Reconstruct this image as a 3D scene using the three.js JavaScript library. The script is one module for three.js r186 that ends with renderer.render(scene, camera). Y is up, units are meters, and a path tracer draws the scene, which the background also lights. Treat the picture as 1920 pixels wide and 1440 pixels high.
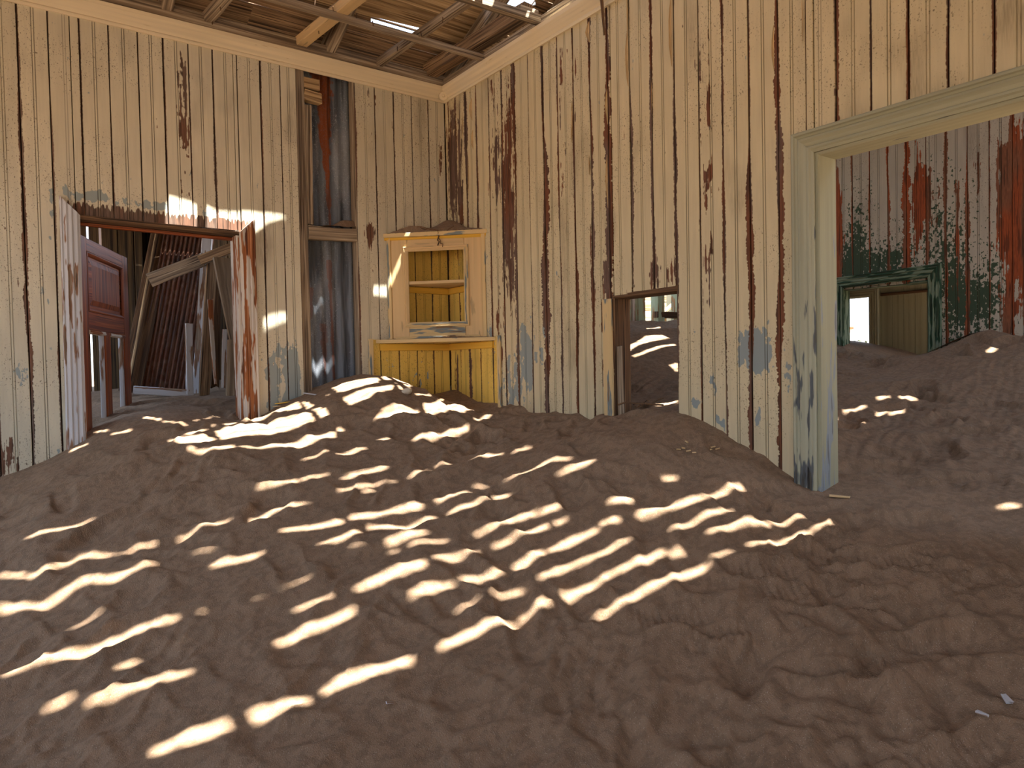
import * as THREE from 'three';

// ------------------------------------------------------------------ camera, sky, sun, exposure
const scene = new THREE.Scene();
const EYE = new THREE.Vector3(-2.88, 1.5, 4.72), FOCAL = 1333, R_ = Math.PI / 180;
const camera = new THREE.PerspectiveCamera(2 * Math.atan(720 / FOCAL) / R_, 4 / 3, 0.05, 400);
camera.position.copy(EYE);
{
  const az = 36.3 * R_, pitch = -1.5 * R_;
  camera.lookAt(EYE.x + Math.sin(az) * Math.cos(pitch), EYE.y + Math.sin(pitch), EYE.z - Math.cos(az) * Math.cos(pitch));
  camera.rotateZ(-1.15 * R_);
  camera.updateMatrixWorld(true);
}
const SUN = new THREE.Vector3(0.25, 3.0, 1).normalize();          // towards the sun
{                                                                  // hazy desert sky: near white at the horizon, pale blue overhead
  const W = 256, H = 128, d = new Float32Array(W * H * 4);
  for (let j = 0; j < H; j++) for (let i = 0; i < W; i++) {
    const up = ((j + 0.5) / H - 0.5) * Math.PI, round = ((i + 0.5) / W - 0.5) * 2 * Math.PI, y = Math.sin(up);
    const c = (Math.cos(round) * SUN.x + Math.sin(round) * SUN.z) * Math.cos(up) + y * SUN.y, t = 1 - Math.exp(-2.6 * Math.max(0, y)), glow = 1 + 0.5 * Math.exp(-(1 - c) * 6);
    const k = (j * W + i) * 4; d[k] = glow * (1.22 - 0.6 * t); d[k + 1] = glow * (1.28 - 0.38 * t); d[k + 2] = glow * (1.34 + 0.02 * t); d[k + 3] = 1;
    if (y < 0) { d[k] = 0.75; d[k + 1] = 0.6; d[k + 2] = 0.46; }
  }
  const skyTexture = new THREE.DataTexture(d, W, H, THREE.RGBAFormat, THREE.FloatType);
  skyTexture.mapping = THREE.EquirectangularReflectionMapping; skyTexture.minFilter = skyTexture.magFilter = THREE.LinearFilter; skyTexture.needsUpdate = true;
  scene.background = scene.environment = skyTexture;
  scene.backgroundIntensity = scene.environmentIntensity = 2.3;
}
const sun = new THREE.DirectionalLight(0xfffaf0, 39);
sun.position.copy(SUN).multiplyScalar(30);
sun.castShadow = true;
Object.assign(sun.shadow.camera, { left: -9, right: 9, top: 9, bottom: -9, near: 1, far: 60 });
sun.shadow.mapSize.set(4096, 4096);
scene.add(sun);
const renderer = new THREE.WebGLRenderer({ antialias: true });
renderer.shadowMap.enabled = true;
renderer.toneMapping = THREE.LinearToneMapping;
renderer.toneMappingExposure = 1.08;

// ------------------------------------------------------------------ helpers
let seed_ = 7;
const rnd = () => { seed_ = (seed_ + 0x6d2b79f5) | 0; let t = Math.imul(seed_ ^ (seed_ >>> 15), 1 | seed_); t = (t + Math.imul(t ^ (t >>> 7), 61 | t)) ^ t; return ((t ^ (t >>> 14)) >>> 0) / 4294967296; };
const rr = (a, b) => a + (b - a) * rnd();
const clamp = (x, a = 0, b = 1) => (x < a ? a : x > b ? b : x);
const sstep = (a, b, x) => { const t = clamp((x - a) / (b - a)); return t * t * (3 - 2 * t); };
const mix = (a, b, t) => a + (b - a) * t;
const V = (x, y, z) => new THREE.Vector3(x, y, z);
const PERM = new Uint16Array(2048), VAL = new Float32Array(1024);
{ for (let i = 0; i < 1024; i++) { PERM[i] = i; VAL[i] = rnd(); } for (let i = 1023; i > 0; i--) { const j = Math.floor(rnd() * (i + 1)), t = PERM[i]; PERM[i] = PERM[j]; PERM[j] = t; } for (let i = 0; i < 1024; i++) PERM[1024 + i] = PERM[i]; }
const lat = (x, y) => VAL[PERM[PERM[x & 1023] + (y & 1023)]];
function noise(x, y) {                                             // value noise 0..1
  const xi = Math.floor(x), yi = Math.floor(y); let a = x - xi, b = y - yi;
  a = a * a * (3 - 2 * a); b = b * b * (3 - 2 * b);
  const p = lat(xi, yi), q = lat(xi + 1, yi), r = lat(xi, yi + 1), s = lat(xi + 1, yi + 1);
  return p + (q - p) * a + (r - p + (p - q - r + s) * a) * b;
}
function fbm(x, y, n = 4) { let f = 0, a = 0.5, t = 0; for (let i = 0; i < n; i++) { f += a * noise(x + i * 37.1, y + i * 91.7); t += a; a *= 0.5; x *= 2.03; y *= 2.03; } return f / t; }
const hash1 = (i) => lat(i * 7 + 13, i * 3 + 5);

const used = {};
const numbered = (n) => { used[n] = (used[n] ?? -1) + 1; return used[n] ? n + '_' + String(used[n]).padStart(3, '0') : n; };
function tag(o, label, category, group, kind) {
  if (label) o.userData.label = label;
  if (category) o.userData.category = category;
  if (group) o.userData.group = group;
  if (kind) o.userData.kind = kind;
  return o;
}
function thing(name, label, category, group, kind) { const o = new THREE.Group(); o.name = numbered(name); scene.add(o); return tag(o, label, category, group, kind); }
function obj(name, geometry, material, parent) {
  const m = new THREE.Mesh(geometry, material);
  m.name = parent ? name : numbered(name); m.castShadow = m.receiveShadow = true;
  (parent ?? scene).add(m); return m;
}
// the photograph's pixels as rays, to measure where things stand
const camE = camera.matrixWorld.elements, camR = V(camE[0], camE[1], camE[2]), camU = V(camE[4], camE[5], camE[6]), camF = V(-camE[8], -camE[9], -camE[10]);
const ray = (x, y) => camF.clone().addScaledVector(camR, (x - 960) / FOCAL).addScaledVector(camU, (720 - y) / FOCAL);
const onPlane = (x, y, p0, n) => { const d = ray(x, y), t = p0.clone().sub(EYE).dot(n) / d.dot(n); return EYE.clone().addScaledVector(d, t); };
const onX = (x, y, X = 0) => onPlane(x, y, V(X, 0, 0), V(1, 0, 0));
const onZ = (x, y, Z = 0) => onPlane(x, y, V(0, 0, Z), V(0, 0, 1));
const onY = (x, y, Y) => onPlane(x, y, V(0, Y, 0), V(0, 1, 0));

class G {                                                          // collects flat faces
  constructor() { this.p = []; this.t = []; }
  tri(a, b, c, ua, ub, uc) { this.p.push(a.x, a.y, a.z, b.x, b.y, b.z, c.x, c.y, c.z); this.t.push(...ua, ...ub, ...uc); }
  quad(a, b, c, d, ua, ub, uc, ud) { this.tri(a, b, c, ua, ub, uc); this.tri(a, c, d, ua, uc, ud); }
  build() { const g = new THREE.BufferGeometry(); g.setAttribute('position', new THREE.Float32BufferAttribute(this.p, 3)); g.setAttribute('uv', new THREE.Float32BufferAttribute(this.t, 2)); g.computeVertexNormals(); return g; }
}
// a length of timber from A to B: eight-sided section with worn edges, grain along its length
function beam(A, B, w, h, hint = V(0, 1, 0), o = {}) {
  const { wear = 0.003, ch = 0.004, taperW = 1, taperH = 1, rag = 0, seg = 0.22, gg } = o, g = gg ?? new G(), L = A.distanceTo(B), d = B.clone().sub(A).normalize();
  const s = hint.clone().cross(d).normalize(), t = d.clone().cross(s), n = Math.max(1, Math.round(L / seg)), so = rnd() * 50, uo = rnd() * 3, vo = o.vo ?? rnd() * 5, rings = [];
  const sec = [[-1, -1, 1, 0], [1, -1, -1, 0], [1, -1, 0, 1], [1, 1, 0, -1], [1, 1, -1, 0], [-1, 1, 1, 0], [-1, 1, 0, -1], [-1, -1, 0, 1]];
  for (let i = 0; i <= n; i++) {
    const f = i / n, ww = w / 2 * mix(1, taperW, f), hh = h / 2 * mix(1, taperH, f);
    rings.push(sec.map(([a, b, ca, cb], k) => {
      const c = ch * (1 + 0.9 * (noise(so + k, f * L * 6) - 0.3)), j = (noise(so + k * 9, f * L * 4 + 3) - 0.5) * 2 * wear;
      let l = f * L; if (rag && (i === 0 || i === n)) l += (i ? 1 : -1) * rag * (noise(so + k * 3.1, i + 0.5) - 0.7);
      return A.clone().addScaledVector(d, l).addScaledVector(s, a * ww + ca * c + j * a).addScaledVector(t, b * hh + cb * c + j * b);
    }));
  }
  let u = uo; const us = [uo];
  for (let k = 0; k < 8; k++) { u += rings[0][k].distanceTo(rings[0][(k + 1) % 8]); us.push(u); }
  for (let i = 0; i < n; i++) for (let k = 0; k < 8; k++) {
    const m = (k + 1) % 8, v0 = vo + i / n * L, v1 = vo + (i + 1) / n * L;
    g.quad(rings[i][k], rings[i][m], rings[i + 1][m], rings[i + 1][k], [us[k], v0], [us[k + 1], v0], [us[k + 1], v1], [us[k], v1]);
  }
  for (const [r, flip] of [[rings[0], 1], [rings[n], 0]]) for (let k = 1; k < 7; k++) {
    const f = (p) => [uo + p.clone().sub(A).dot(s), vo + p.clone().sub(A).dot(t)], a = r[0], b = r[flip ? k + 1 : k], c = r[flip ? k : k + 1];
    g.tri(a, b, c, f(a), f(b), f(c));
  }
  return gg ? g : g.build();
}
// an axis-aligned board given by its corners, with the grain along its longest side
function slab(x0, y0, z0, x1, y1, z1, o) {
  const d = [x1 - x0, y1 - y0, z1 - z0], k = d.indexOf(Math.max(...d)), c = [(x0 + x1) / 2, (y0 + y1) / 2, (z0 + z1) / 2], a = [...c], b = [...c];
  a[k] = [x0, y0, z0][k]; b[k] = [x1, y1, z1][k];
  const hint = k === 1 ? V(0, 0, 1) : V(0, 1, 0), [w, h] = k === 0 ? [d[2], d[1]] : k === 1 ? [d[0], d[2]] : [d[0], d[1]];
  return beam(V(...a), V(...b), w, h, hint, { wear: 0.0015, ...o });
}
// a moulding: profile points [across, out] carried from A to B, mitred by m0 and m1 at its ends
function moulding(A, B, across, out, prof, m0, m1, vAbs) {
  const g = new G(), d = B.clone().sub(A).normalize(), L = A.distanceTo(B), vo = vAbs ?? rnd() * 4; let u = 0;
  const pt = ([a, o], end) => A.clone().addScaledVector(d, end ? L - m1 * a : m0 * a).addScaledVector(across, a).addScaledVector(out, o);
  for (let i = 0; i + 1 < prof.length; i++) {
    const p = prof[i], q = prof[i + 1], w = Math.hypot(q[0] - p[0], q[1] - p[1]), N = Math.max(1, Math.round(L / 0.5));
    for (let j = 0; j < N; j++) {
      const at = (pr, f) => pt(pr, 0).lerp(pt(pr, 1), f), f0 = j / N, f1 = (j + 1) / N, v = (x) => vo + x.clone().sub(A).dot(d);
      const a = at(p, f0), b = at(p, f1), c = at(q, f1), e = at(q, f0);
      g.quad(a, b, c, e, [u, v(a)], [u, v(b)], [u + w, v(c)], [u + w, v(e)]);
    }
    u += w;
  }
  for (const e of [0, 1]) for (let i = 1; i + 1 < prof.length; i++) g.tri(pt(prof[0], e), pt(prof[i], e), pt(prof[i + 1], e), [0, 0], [0.02, 0], [0.02, 0.02]);
  return g.build();
}

// ------------------------------------------------------------------ textures
const hex = (h) => { const c = new THREE.Color(h); return [c.r, c.g, c.b]; };   // linear
function dataTexture(W, H, fill, colour, repeat = true) {           // fill writes linear colour or a height into out[0..2]
  const d = new Uint8Array(W * H * 4), o = [0, 0, 0], lut = new Uint8Array(4097);
  for (let i = 0; i <= 4096; i++) { const x = i / 4096; lut[i] = Math.round(255 * (x <= 0.0031308 ? 12.92 * x : 1.055 * Math.pow(x, 1 / 2.4) - 0.055)); }
  for (let j = 0, k = 0; j < H; j++) for (let i = 0; i < W; i++, k += 4) {
    fill((i + 0.5) / W, (j + 0.5) / H, o);
    for (let c = 0; c < 3; c++) d[k + c] = colour ? lut[Math.round(clamp(o[c]) * 4096)] : Math.round(clamp(o[c]) * 255);
    d[k + 3] = 255;
  }
  return finish(d, W, H, colour, repeat);
}
function finish(d, W, H, colour, repeat = true) {
  const t = new THREE.DataTexture(d, W, H); t.magFilter = THREE.LinearFilter; t.minFilter = THREE.LinearMipmapLinearFilter; t.generateMipmaps = true;
  if (repeat) t.wrapS = t.wrapT = THREE.RepeatWrapping; if (colour) t.colorSpace = THREE.SRGBColorSpace; t.needsUpdate = true; return t;
}
const lerp3 = (o, c, t) => { o[0] += (c[0] - o[0]) * t; o[1] += (c[1] - o[1]) * t; o[2] += (c[2] - o[2]) * t; };
// bare or painted wood, a tile of 0.4 m x 1.6 m that repeats (periodic by blending its ends)
function woodMaterial({ dark, mid, light, paint, peel = 0, under, bump = 0.0012, rough = 0.9, W = 192, H = 768, fibre = 1, sd = 0, foot = 0 }) {
  const cd = hex(dark), cm = hex(mid), cl = hex(light), cp = paint && hex(paint), cu = under && hex(under), hgt = new Float32Array(W * H); let k = 0;
  const map = dataTexture(W, H, (u, v, o) => {
    const f = (U, Vv) => {
      const x = U * 0.4, y = Vv * 1.6, wob = 0.012 * fbm(y * 2 + sd, x * 8, 2);
      const g1 = fbm((x + wob) * 220 * fibre + sd * 11, y * 3.5, 3), g2 = fbm((x + wob) * 60 * fibre + sd, y * 1.6 + 9, 3), crack = sstep(0.72, 0.8, noise((x + wob) * 160 + sd * 3, y * 2.1)) * noise(x * 12, y * 5 + sd);
      const p = fbm(x * 55 + sd * 5, y * 6, 4) * 0.55 + fbm(x * 14, y * 4 + sd, 3) * 0.45;
      return [g1, g2, crack, p];
    };
    const a = f(u, v), b = f(u - 1, v), c = f(u, v - 1), e = f(u - 1, v - 1), bu = sstep(0.75, 1, u), bv = sstep(0.8, 1, v);
    const r = a.map((_, i) => mix(mix(a[i], b[i], bu), mix(c[i], e[i], bu), bv));
    o[0] = cm[0]; o[1] = cm[1]; o[2] = cm[2];
    lerp3(o, cl, sstep(0.4, 0.85, r[0])); lerp3(o, cd, sstep(0.5, 0.8, r[1]) * 0.8); lerp3(o, cd, clamp(r[2] * 1.3));
    let h = 0.35 * r[0] - 0.5 * r[2] + 0.3;
    if (cp) {
      const peel_ = peel + foot * sstep(0.78, 0.3, v) * (1 - sstep(0.985, 1, v)), keep = sstep(peel_ - 0.02, peel_ + 0.02, r[3]);
      if (cu) lerp3(o, cu, sstep(peel_ - 0.1, peel_ - 0.06, r[3]));
      const q = cp.map((x) => x * (0.86 + 0.28 * r[1]));
      lerp3(o, q, keep); h = mix(h, 0.75 + 0.1 * r[0], keep);
    }
    hgt[k++] = h;
  }, true);
  k = 0;
  const bm = dataTexture(W, H, (u, v, o) => { o[0] = o[1] = o[2] = hgt[k++]; }, false);
  for (const t of [map, bm]) t.repeat.set(1 / 0.4, 1 / 1.6);
  return new THREE.MeshStandardMaterial({ map, bumpMap: bm, bumpScale: bump, roughness: rough });
}
const M = {
  grey: woodMaterial({ dark: '#524438', mid: '#988670', light: '#c9baa2', sd: 1 }),
  roof: woodMaterial({ dark: '#3a2a1e', mid: '#8c6f52', light: '#bda07a', sd: 2 }),
  roofPale: woodMaterial({ dark: '#6b5136', mid: '#bd9f75', light: '#dcc49c', sd: 3 }),
  brown: woodMaterial({ dark: '#2c1e14', mid: '#634831', light: '#8b6d4e', sd: 4 }),
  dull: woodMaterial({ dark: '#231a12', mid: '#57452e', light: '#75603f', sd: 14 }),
  varnish: woodMaterial({ dark: '#54200c', mid: '#96481c', light: '#b2662f', sd: 5, rough: 0.5, bump: 0.0006 }),
  white: woodMaterial({ dark: '#5b4a3c', mid: '#94806c', light: '#b5a48f', paint: '#c9cace', peel: 0.46, under: '#8d6a52', sd: 6 }),
  rust: woodMaterial({ dark: '#4f2713', mid: '#9a5a30', light: '#b98259', paint: '#cfc6ba', peel: 0.52, sd: 7 }),
  creamPale: woodMaterial({ dark: '#6a543a', mid: '#a98b68', light: '#c6ab86', paint: '#e8dabb', peel: 0.33, under: '#cdb88f', sd: 18 }),
  cream: woodMaterial({ dark: '#5c4630', mid: '#97795a', light: '#b99c78', paint: '#d8bb8c', peel: 0.36, under: '#b8a17a', sd: 8 }),
  creamWorn: woodMaterial({ dark: '#4a382c', mid: '#86705c', light: '#b5a489', paint: '#d9bf8d', peel: 0.44, under: '#7d8788', sd: 9 }),
  sage: woodMaterial({ dark: '#4f4a3c', mid: '#7d7a66', light: '#989679', paint: '#a6a68d', peel: 0.3, under: '#7d8078', sd: 10 }),
  sageWorn: woodMaterial({ dark: '#3b3832', mid: '#5f5a50', light: '#8a8a80', paint: '#b3b9b4', peel: 0.47, under: '#6f7c86', sd: 11 }),
  sageFoot: woodMaterial({ dark: '#2c2b28', mid: '#4f4c46', light: '#77766c', paint: '#aeb09a', peel: 0.27, under: '#5e6468', sd: 10, foot: 0.24 }),
  jambFoot: woodMaterial({ dark: '#4c4f50', mid: '#7a8288', light: '#9ba3a6', paint: '#9d9f88', peel: 0.27, under: '#8c979e', sd: 16, foot: 0.24 }),
  green: woodMaterial({ dark: '#1a2a1e', mid: '#2f4734', light: '#5d6f58', paint: '#7f917b', peel: 0.56, under: '#294a35', sd: 12 }),
  yellow: woodMaterial({ dark: '#7a5a20', mid: '#b58a2e', light: '#d8aa3f', paint: '#e3b545', peel: 0.3, sd: 13 }),
  post: woodMaterial({ dark: '#3d4437', mid: '#6d7361', light: '#9aa088', paint: '#9fae94', peel: 0.48, under: '#a07a52', sd: 15 }),
};
for (const m of Object.values(M)) m.side = THREE.DoubleSide;

// painted board wall in wall coordinates; J = joints, F = fields {peel, blue, yellow, drip}: [u, v, ru, rv, strength]
function wallMaterial({ W, H, u0, v0, uw, vh, J, F, paint, blue, wood, woodRed, yellow, edge, bump = 0.0011, green }) {
  const cp = hex(paint), cb = hex(blue), cw = hex(wood), cr = hex(woodRed), cy = hex(yellow ?? paint), cd = hex('#2a1c12'), cg = hex(green ?? blue), dirtAndShade = hex('#4a3826');
  const field = (list, u, v) => { let s = 0; if (list) for (const [a, b, ru, rv, k] of list) { const x = (u - a) / ru, y = (v - b) / rv, q = x * x + y * y; if (q < 4) s += k * Math.exp(-q * 1.2); } return s; };
  const d = new Uint8Array(W * H * 4), bm = new Uint8Array(W * H * 4), o = [0, 0, 0], lut = new Uint8Array(4097);
  for (let i = 0; i <= 4096; i++) { const x = i / 4096; lut[i] = Math.round(255 * (x <= 0.0031308 ? 12.92 * x : 1.055 * Math.pow(x, 1 / 2.4) - 0.055)); }
  const CW = Math.ceil(uw * 40), CH = Math.ceil(vh * 40), coarse = (list) => { if (!list?.length) return () => 0; const a = new Float32Array((CW + 1) * (CH + 1)); for (let j = 0; j <= CH; j++) for (let i = 0; i <= CW; i++) a[j * (CW + 1) + i] = field(list, u0 + i / CW * uw, v0 + j / CH * vh); return (s, t) => { const x = Math.min(s * CW, CW - 1e-3), y = Math.min(t * CH, CH - 1e-3), i = x | 0, j = y | 0, a0 = a[j * (CW + 1) + i], a1 = a[j * (CW + 1) + i + 1], b0 = a[(j + 1) * (CW + 1) + i], b1 = a[(j + 1) * (CW + 1) + i + 1]; return mix(mix(a0, a1, x - i), mix(b0, b1, x - i), y - j); }; };
  const peelF = coarse(F.peel), blueF = coarse(F.blue), edgeF = coarse(F.edge), greenF = coarse(F.green);
  let b = 0;
  for (let j = 0; j < H; j++) {
    const t = (j + 0.5) / H, v = v0 + t * vh; b = 0;
    for (let i = 0; i < W; i++) {
      const s = (i + 0.5) / W, u = u0 + s * uw, k4 = (j * W + i) * 4;
      while (b < J.length - 2 && u > J[b + 1]) b++;
      const dl = u - J[b], dr = J[b + 1] - u, hb = hash1(b + 11), el = 0.15 + 0.85 * hash1(b * 2 + 3) ** 2, er = 0.15 + 0.85 * hash1(b * 2 + 5) ** 2;
      const fine = noise(u * 420, v * 38), fib = fbm(u * 95, v * 7, 3), lump = fbm(u * 16 + b * 3.3, v * 5, 3), mid_ = fbm(u * 48, v * 40, 3);
      const pe = peelF(s, t), be = blueF(s, t), ge = greenF(s, t), ex = edge * (1 + edgeF(s, t));
      const wob = noise(v * 9 + b * 7.7, b) * 0.5 + noise(v * 37, b * 3 + 1) * 0.3 + noise(v * 140, b * 5 + 2) * 0.3;
      const wl = 0.0015 + 0.011 * ex * el * sstep(0.15, 0.75, noise(v * 1.6, b * 5.1)) * wob * 1.6, wr = 0.0015 + 0.011 * ex * er * sstep(0.15, 0.75, noise(v * 1.5, b * 4.3 + 50)) * wob * 1.6;
      const q = fib * 0.5 + lump * 0.3 + mid_ * 0.2;
      let gone = Math.max(sstep(0.002, -0.001, dl - wl), sstep(0.002, -0.001, dr - wr), sstep(0.0, 0.03, q - 0.80 + 0.6 * pe));
      const drip = F.drip ? F.drip(u, v, noise(u * 110, 3)) : 0;
      if (drip > 0) gone = Math.max(gone, drip);
      const yel = F.yellow ? F.yellow(u, v) : 0;
      // paint
      const c = yel > 0.5 ? cy : cp, tone = 0.9 + 0.1 * hb + 0.16 * (lump - 0.5) + 0.12 * (fib - 0.5);
      o[0] = c[0] * tone; o[1] = c[1] * tone; o[2] = c[2] * tone;
      lerp3(o, dirtAndShade, 0.35 * sstep(0.62, 0.9, fbm(u * 5, v * 2.6 + 7, 3)) * (0.4 + fine));
      const spk = noise(u * 260, v * 230); if (spk > 0.84) lerp3(o, dirtAndShade, 0.75 * sstep(0.84, 0.93, spk) * sstep(0.42, 0.62, fbm(u * 4 + 30, v * 4, 2)));
      let h = 0.72 + 0.12 * mid_ + 0.1 * noise(u * 230, v * 190) + 0.05 * fine + 0.1 * noise(u * 38, v * 330);
      // the older coat shows where the paint has flaked
      let blu = sstep(0, 0.025, fbm(u * 30 + 5, v * 11, 4) * 0.7 + mid_ * 0.3 - 0.81 + 0.5 * be);
      if (blu > 0) { lerp3(o, cb, blu); h = mix(h, 0.5 + 0.05 * mid_, blu); }
      if (ge > 0) { const gr = sstep(0, 0.03, fbm(u * 70, v * 60, 4) * 0.8 + fib * 0.2 - 0.70 + 0.32 * ge); lerp3(o, cg, gr * 0.95); h = mix(h, 0.55, gr); }
      if (gone > 0) { lerp3(o, dirtAndShade, 2.4 * gone * (1 - gone));  // dark outline painted round the flakes to sharpen their edges
        const red = sstep(0.42, 0.6, fbm(u * 7 + b * 2.2, v * 1.7 + 40, 3)), wv = 0.72 + 0.5 * fine + 0.2 * (fib - 0.5), e = [0, 1, 2].map((n) => mix(cw[n], cr[n], red) * wv);
        lerp3(o, e, gone); lerp3(o, cd, gone * 0.6 * sstep(0.62, 0.8, noise(u * 190 + 9, v * 6))); h = mix(h, 0.18 + 0.2 * fine, gone);
      }
      const gap = sstep(0.0025, 0.001, Math.min(dl, dr)); lerp3(o, cd, gap * 0.7);
      // dark lines painted into each board's bead grooves to deepen their shade
      const bc = Math.abs(u - (J[b] + J[b + 1]) / 2), bead = sstep(0.003, 0.0012, Math.abs(bc - 0.006)); lerp3(o, dirtAndShade, bead * 0.45 * (0.5 + hb));
      for (let n = 0; n < 3; n++) { d[k4 + n] = lut[(clamp(o[n]) * 4096) | 0]; bm[k4 + n] = clamp(h) * 255; }
      d[k4 + 3] = bm[k4 + 3] = 255;
    }
  }
  const map = finish(d, W, H, true, false), bumpMap = finish(bm, W, H, false, false);
  return new THREE.MeshStandardMaterial({ map, bumpMap, bumpScale: bump, roughness: 0.82, side: THREE.DoubleSide });
}
for (const m of Object.values(M)) m.flatShading = true;

// ------------------------------------------------------------------ board walls
// one board of a wall: chamfered edges, a bead along the middle, slightly bowed
function boardGeo(w, a, b, ya, yb, mid, seed) {
  const { O, Ud, Nd, th = 0.02, uv } = w, g = new G(), gap = 0.001 + 0.0022 * hash1(seed), c = 0.003, off = (hash1(seed + 3) - 0.5) * 0.005, bow = (hash1(seed + 5) - 0.5) * 0.008;
  let P = [[a + gap, -th], [a + gap, -c], [a + gap + c, 0]];
  if (w.bead !== false && mid - a > 0.03 && b - mid > 0.03) P.push([mid - 0.0085, 0], [mid - 0.006, -0.0035], [mid - 0.0035, 0], [mid + 0.0035, 0], [mid + 0.006, -0.0035], [mid + 0.0085, 0]);
  P.push([b - gap - c, 0], [b - gap, -c], [b - gap, -th]);
  const n = Math.max(1, Math.round((yb - ya) / 0.45));
  const at = ([u, d], y) => { const f = (y - w.y0) / (w.y1 - w.y0); return O.clone().addScaledVector(Ud, u).addScaledVector(Nd, d + off + bow * Math.sin(f * 3.1 + seed)).setY(y); };
  const t = (p, y) => [(p[0] - uv[0]) / uv[2], (y - uv[1]) / uv[3]];
  for (let i = 0; i < P.length; i++) {
    const p = P[i], q = P[(i + 1) % P.length];
    for (let k = 0; k < n; k++) { const y0 = mix(ya, yb, k / n), y1 = mix(ya, yb, (k + 1) / n); g.quad(at(p, y0), at(q, y0), at(q, y1), at(p, y1), t(p, y0), t(q, y0), t(q, y1), t(p, y1)); }
  }
  for (const y of [ya, yb]) for (let i = 1; i + 1 < P.length; i++) g.tri(at(P[0], y), at(P[i], y), at(P[i + 1], y), t(P[0], y), t(P[i], y), t(P[i + 1], y));
  return g.build();
}
function boardWall(group, w, name = 'plank') {
  const { J, y0, y1, openings = [], mat } = w;
  for (let k = 0; k + 1 < J.length; k++) {
    const cuts = [J[k], J[k + 1]];
    for (const o of openings) for (const e of [o[0], o[1]]) if (e > J[k] + 0.012 && e < J[k + 1] - 0.012) cuts.push(e);
    cuts.sort((p, q) => p - q);
    for (let i = 0; i + 1 < cuts.length; i++) {
      let spans = [[y0 - 0.05 * hash1(k), y1]]; const c = (cuts[i] + cuts[i + 1]) / 2;
      for (const o of openings) if (c > o[0] && c < o[1]) spans = spans.flatMap(([p, q]) => [[p, Math.min(q, o[2])], [Math.max(p, o[3]), q]].filter(([s, e]) => e - s > 0.02));
      for (const [p, q] of spans) obj(name, boardGeo(w, cuts[i], cuts[i + 1], p, q, (J[k] + J[k + 1]) / 2, k + (w.seed ?? 0)), mat, group);
    }
  }
}
const TOP = 3.53;
// ---- left wall, z = 0
const JL = [-4.42, -4.275, -4.13, -3.985, -3.84, -3.70, -3.555, -3.41, -3.265, -3.12, -2.985, -2.845, -2.70, -2.559, -2.409, -2.264, -2.112, -1.974, -1.833, -1.691, -1.545, -1.40, -1.27, -1.16, -0.742, -0.588, -0.438, -0.288, -0.145, 0];
const DOOR_L = [-2.455, -1.568, 0, 2.40], GAP_L = [-1.16, -0.742, 0, 3.6];
const cupboardX = -0.525, cupboardZ = 0.515, SILL = 1.70;
const matL = wallMaterial({
  W: 1800, H: 1560, u0: -2.95, v0: 0.9, uw: 2.95, vh: 2.64, J: JL, paint: '#d9d1b8', blue: '#99a3a0', wood: '#6f5a4c', woodRed: '#73503c', yellow: '#eac865', edge: 0.8,
  F: {
    peel: [[-1.87, 2.9, 0.05, 0.42, 0.55], [-1.87, 3.35, 0.05, 0.2, 0.45], [-0.65, 2.48, 0.05, 0.12, 0.75], [-2.8, 1.05, 0.1, 0.2, 0.5], [-2.86, 1.6, 0.04, 0.5, 0.35], [-2.75, 2.0, 0.04, 0.5, 0.25], [-0.6, 3.3, 0.06, 0.5, 0.3], [-0.44, 3.1, 0.03, 0.6, 0.3], [-0.05, 3.0, 0.06, 0.7, 0.25], [-0.3, 1.5, 0.4, 0.3, 0.12]],
    blue: [[-2.58, 2.4, 0.03, 0.16, 0.8], [-2.4, 2.515, 0.16, 0.04, 1.2], [-2.0, 2.5, 0.2, 0.035, 1.2], [-1.65, 2.48, 0.18, 0.025, 0.6], [-1.38, 1.42, 0.05, 0.28, 0.75], [-1.3, 1.5, 0.06, 0.28, 0.8], [-1.22, 1.45, 0.05, 0.28, 0.75], [-1.3, 1.22, 0.12, 0.1, 0.75], [-2.75, 1.5, 0.04, 0.12, 0.8], [-2.6, 1.7, 0.04, 0.14, 0.45], [-1.45, 2.35, 0.02, 0.12, 0.7], [-0.62, 1.35, 0.06, 0.16, 0.5], [-0.5, 1.55, 0.04, 0.1, 0.4], [-0.25, 1.4, 0.1, 0.12, 0.35], [-2.62, 1.95, 0.04, 0.06, 0.5]],
    edge: [[-0.5, 2.9, 0.3, 0.8, 1.2], [-2.8, 1.6, 0.2, 0.7, 0.9]],
    drip: (u, v, n) => (u > -2.5 && u < -1.47 && v < 2.485 && v > 2.38 ? sstep(-0.004, 0.004, 2.478 - (u + 2.5) * 0.012 - v - 0.055 * Math.max(0, n - 0.35)) : 0),
    yellow: (u, v) => (u > -0.655 && v < SILL + 0.005) || (u > cupboardX + 0.01 && v < 2.455) ? 1 : 0,
  },
});
const wallLeft = thing('wall_left', 'cream-painted board wall with a low doorway and a bare stud gap', 'wall', null, 'structure');
boardWall(wallLeft, { O: V(0, 0, 0), Ud: V(1, 0, 0), Nd: V(0, 0, 1), J: JL, y0: 0.0, y1: TOP, openings: [DOOR_L, GAP_L], mat: matL, uv: [-2.95, 0.9, 2.95, 2.64], seed: 3 });
obj('stud', slab(-1.165, 0.1, -0.1, -1.095, 3.60, -0.022), M.grey, wallLeft);
obj('stud', slab(-0.745, 0.1, -0.1, -0.69, 3.60, -0.022), M.grey, wallLeft);
obj('noggin', beam(V(-1.095, 2.437, -0.055), V(-0.745, 2.448, -0.055), 0.085, 0.085, V(0, 1, 0), { wear: 0.004 }), M.grey, wallLeft);
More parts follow.
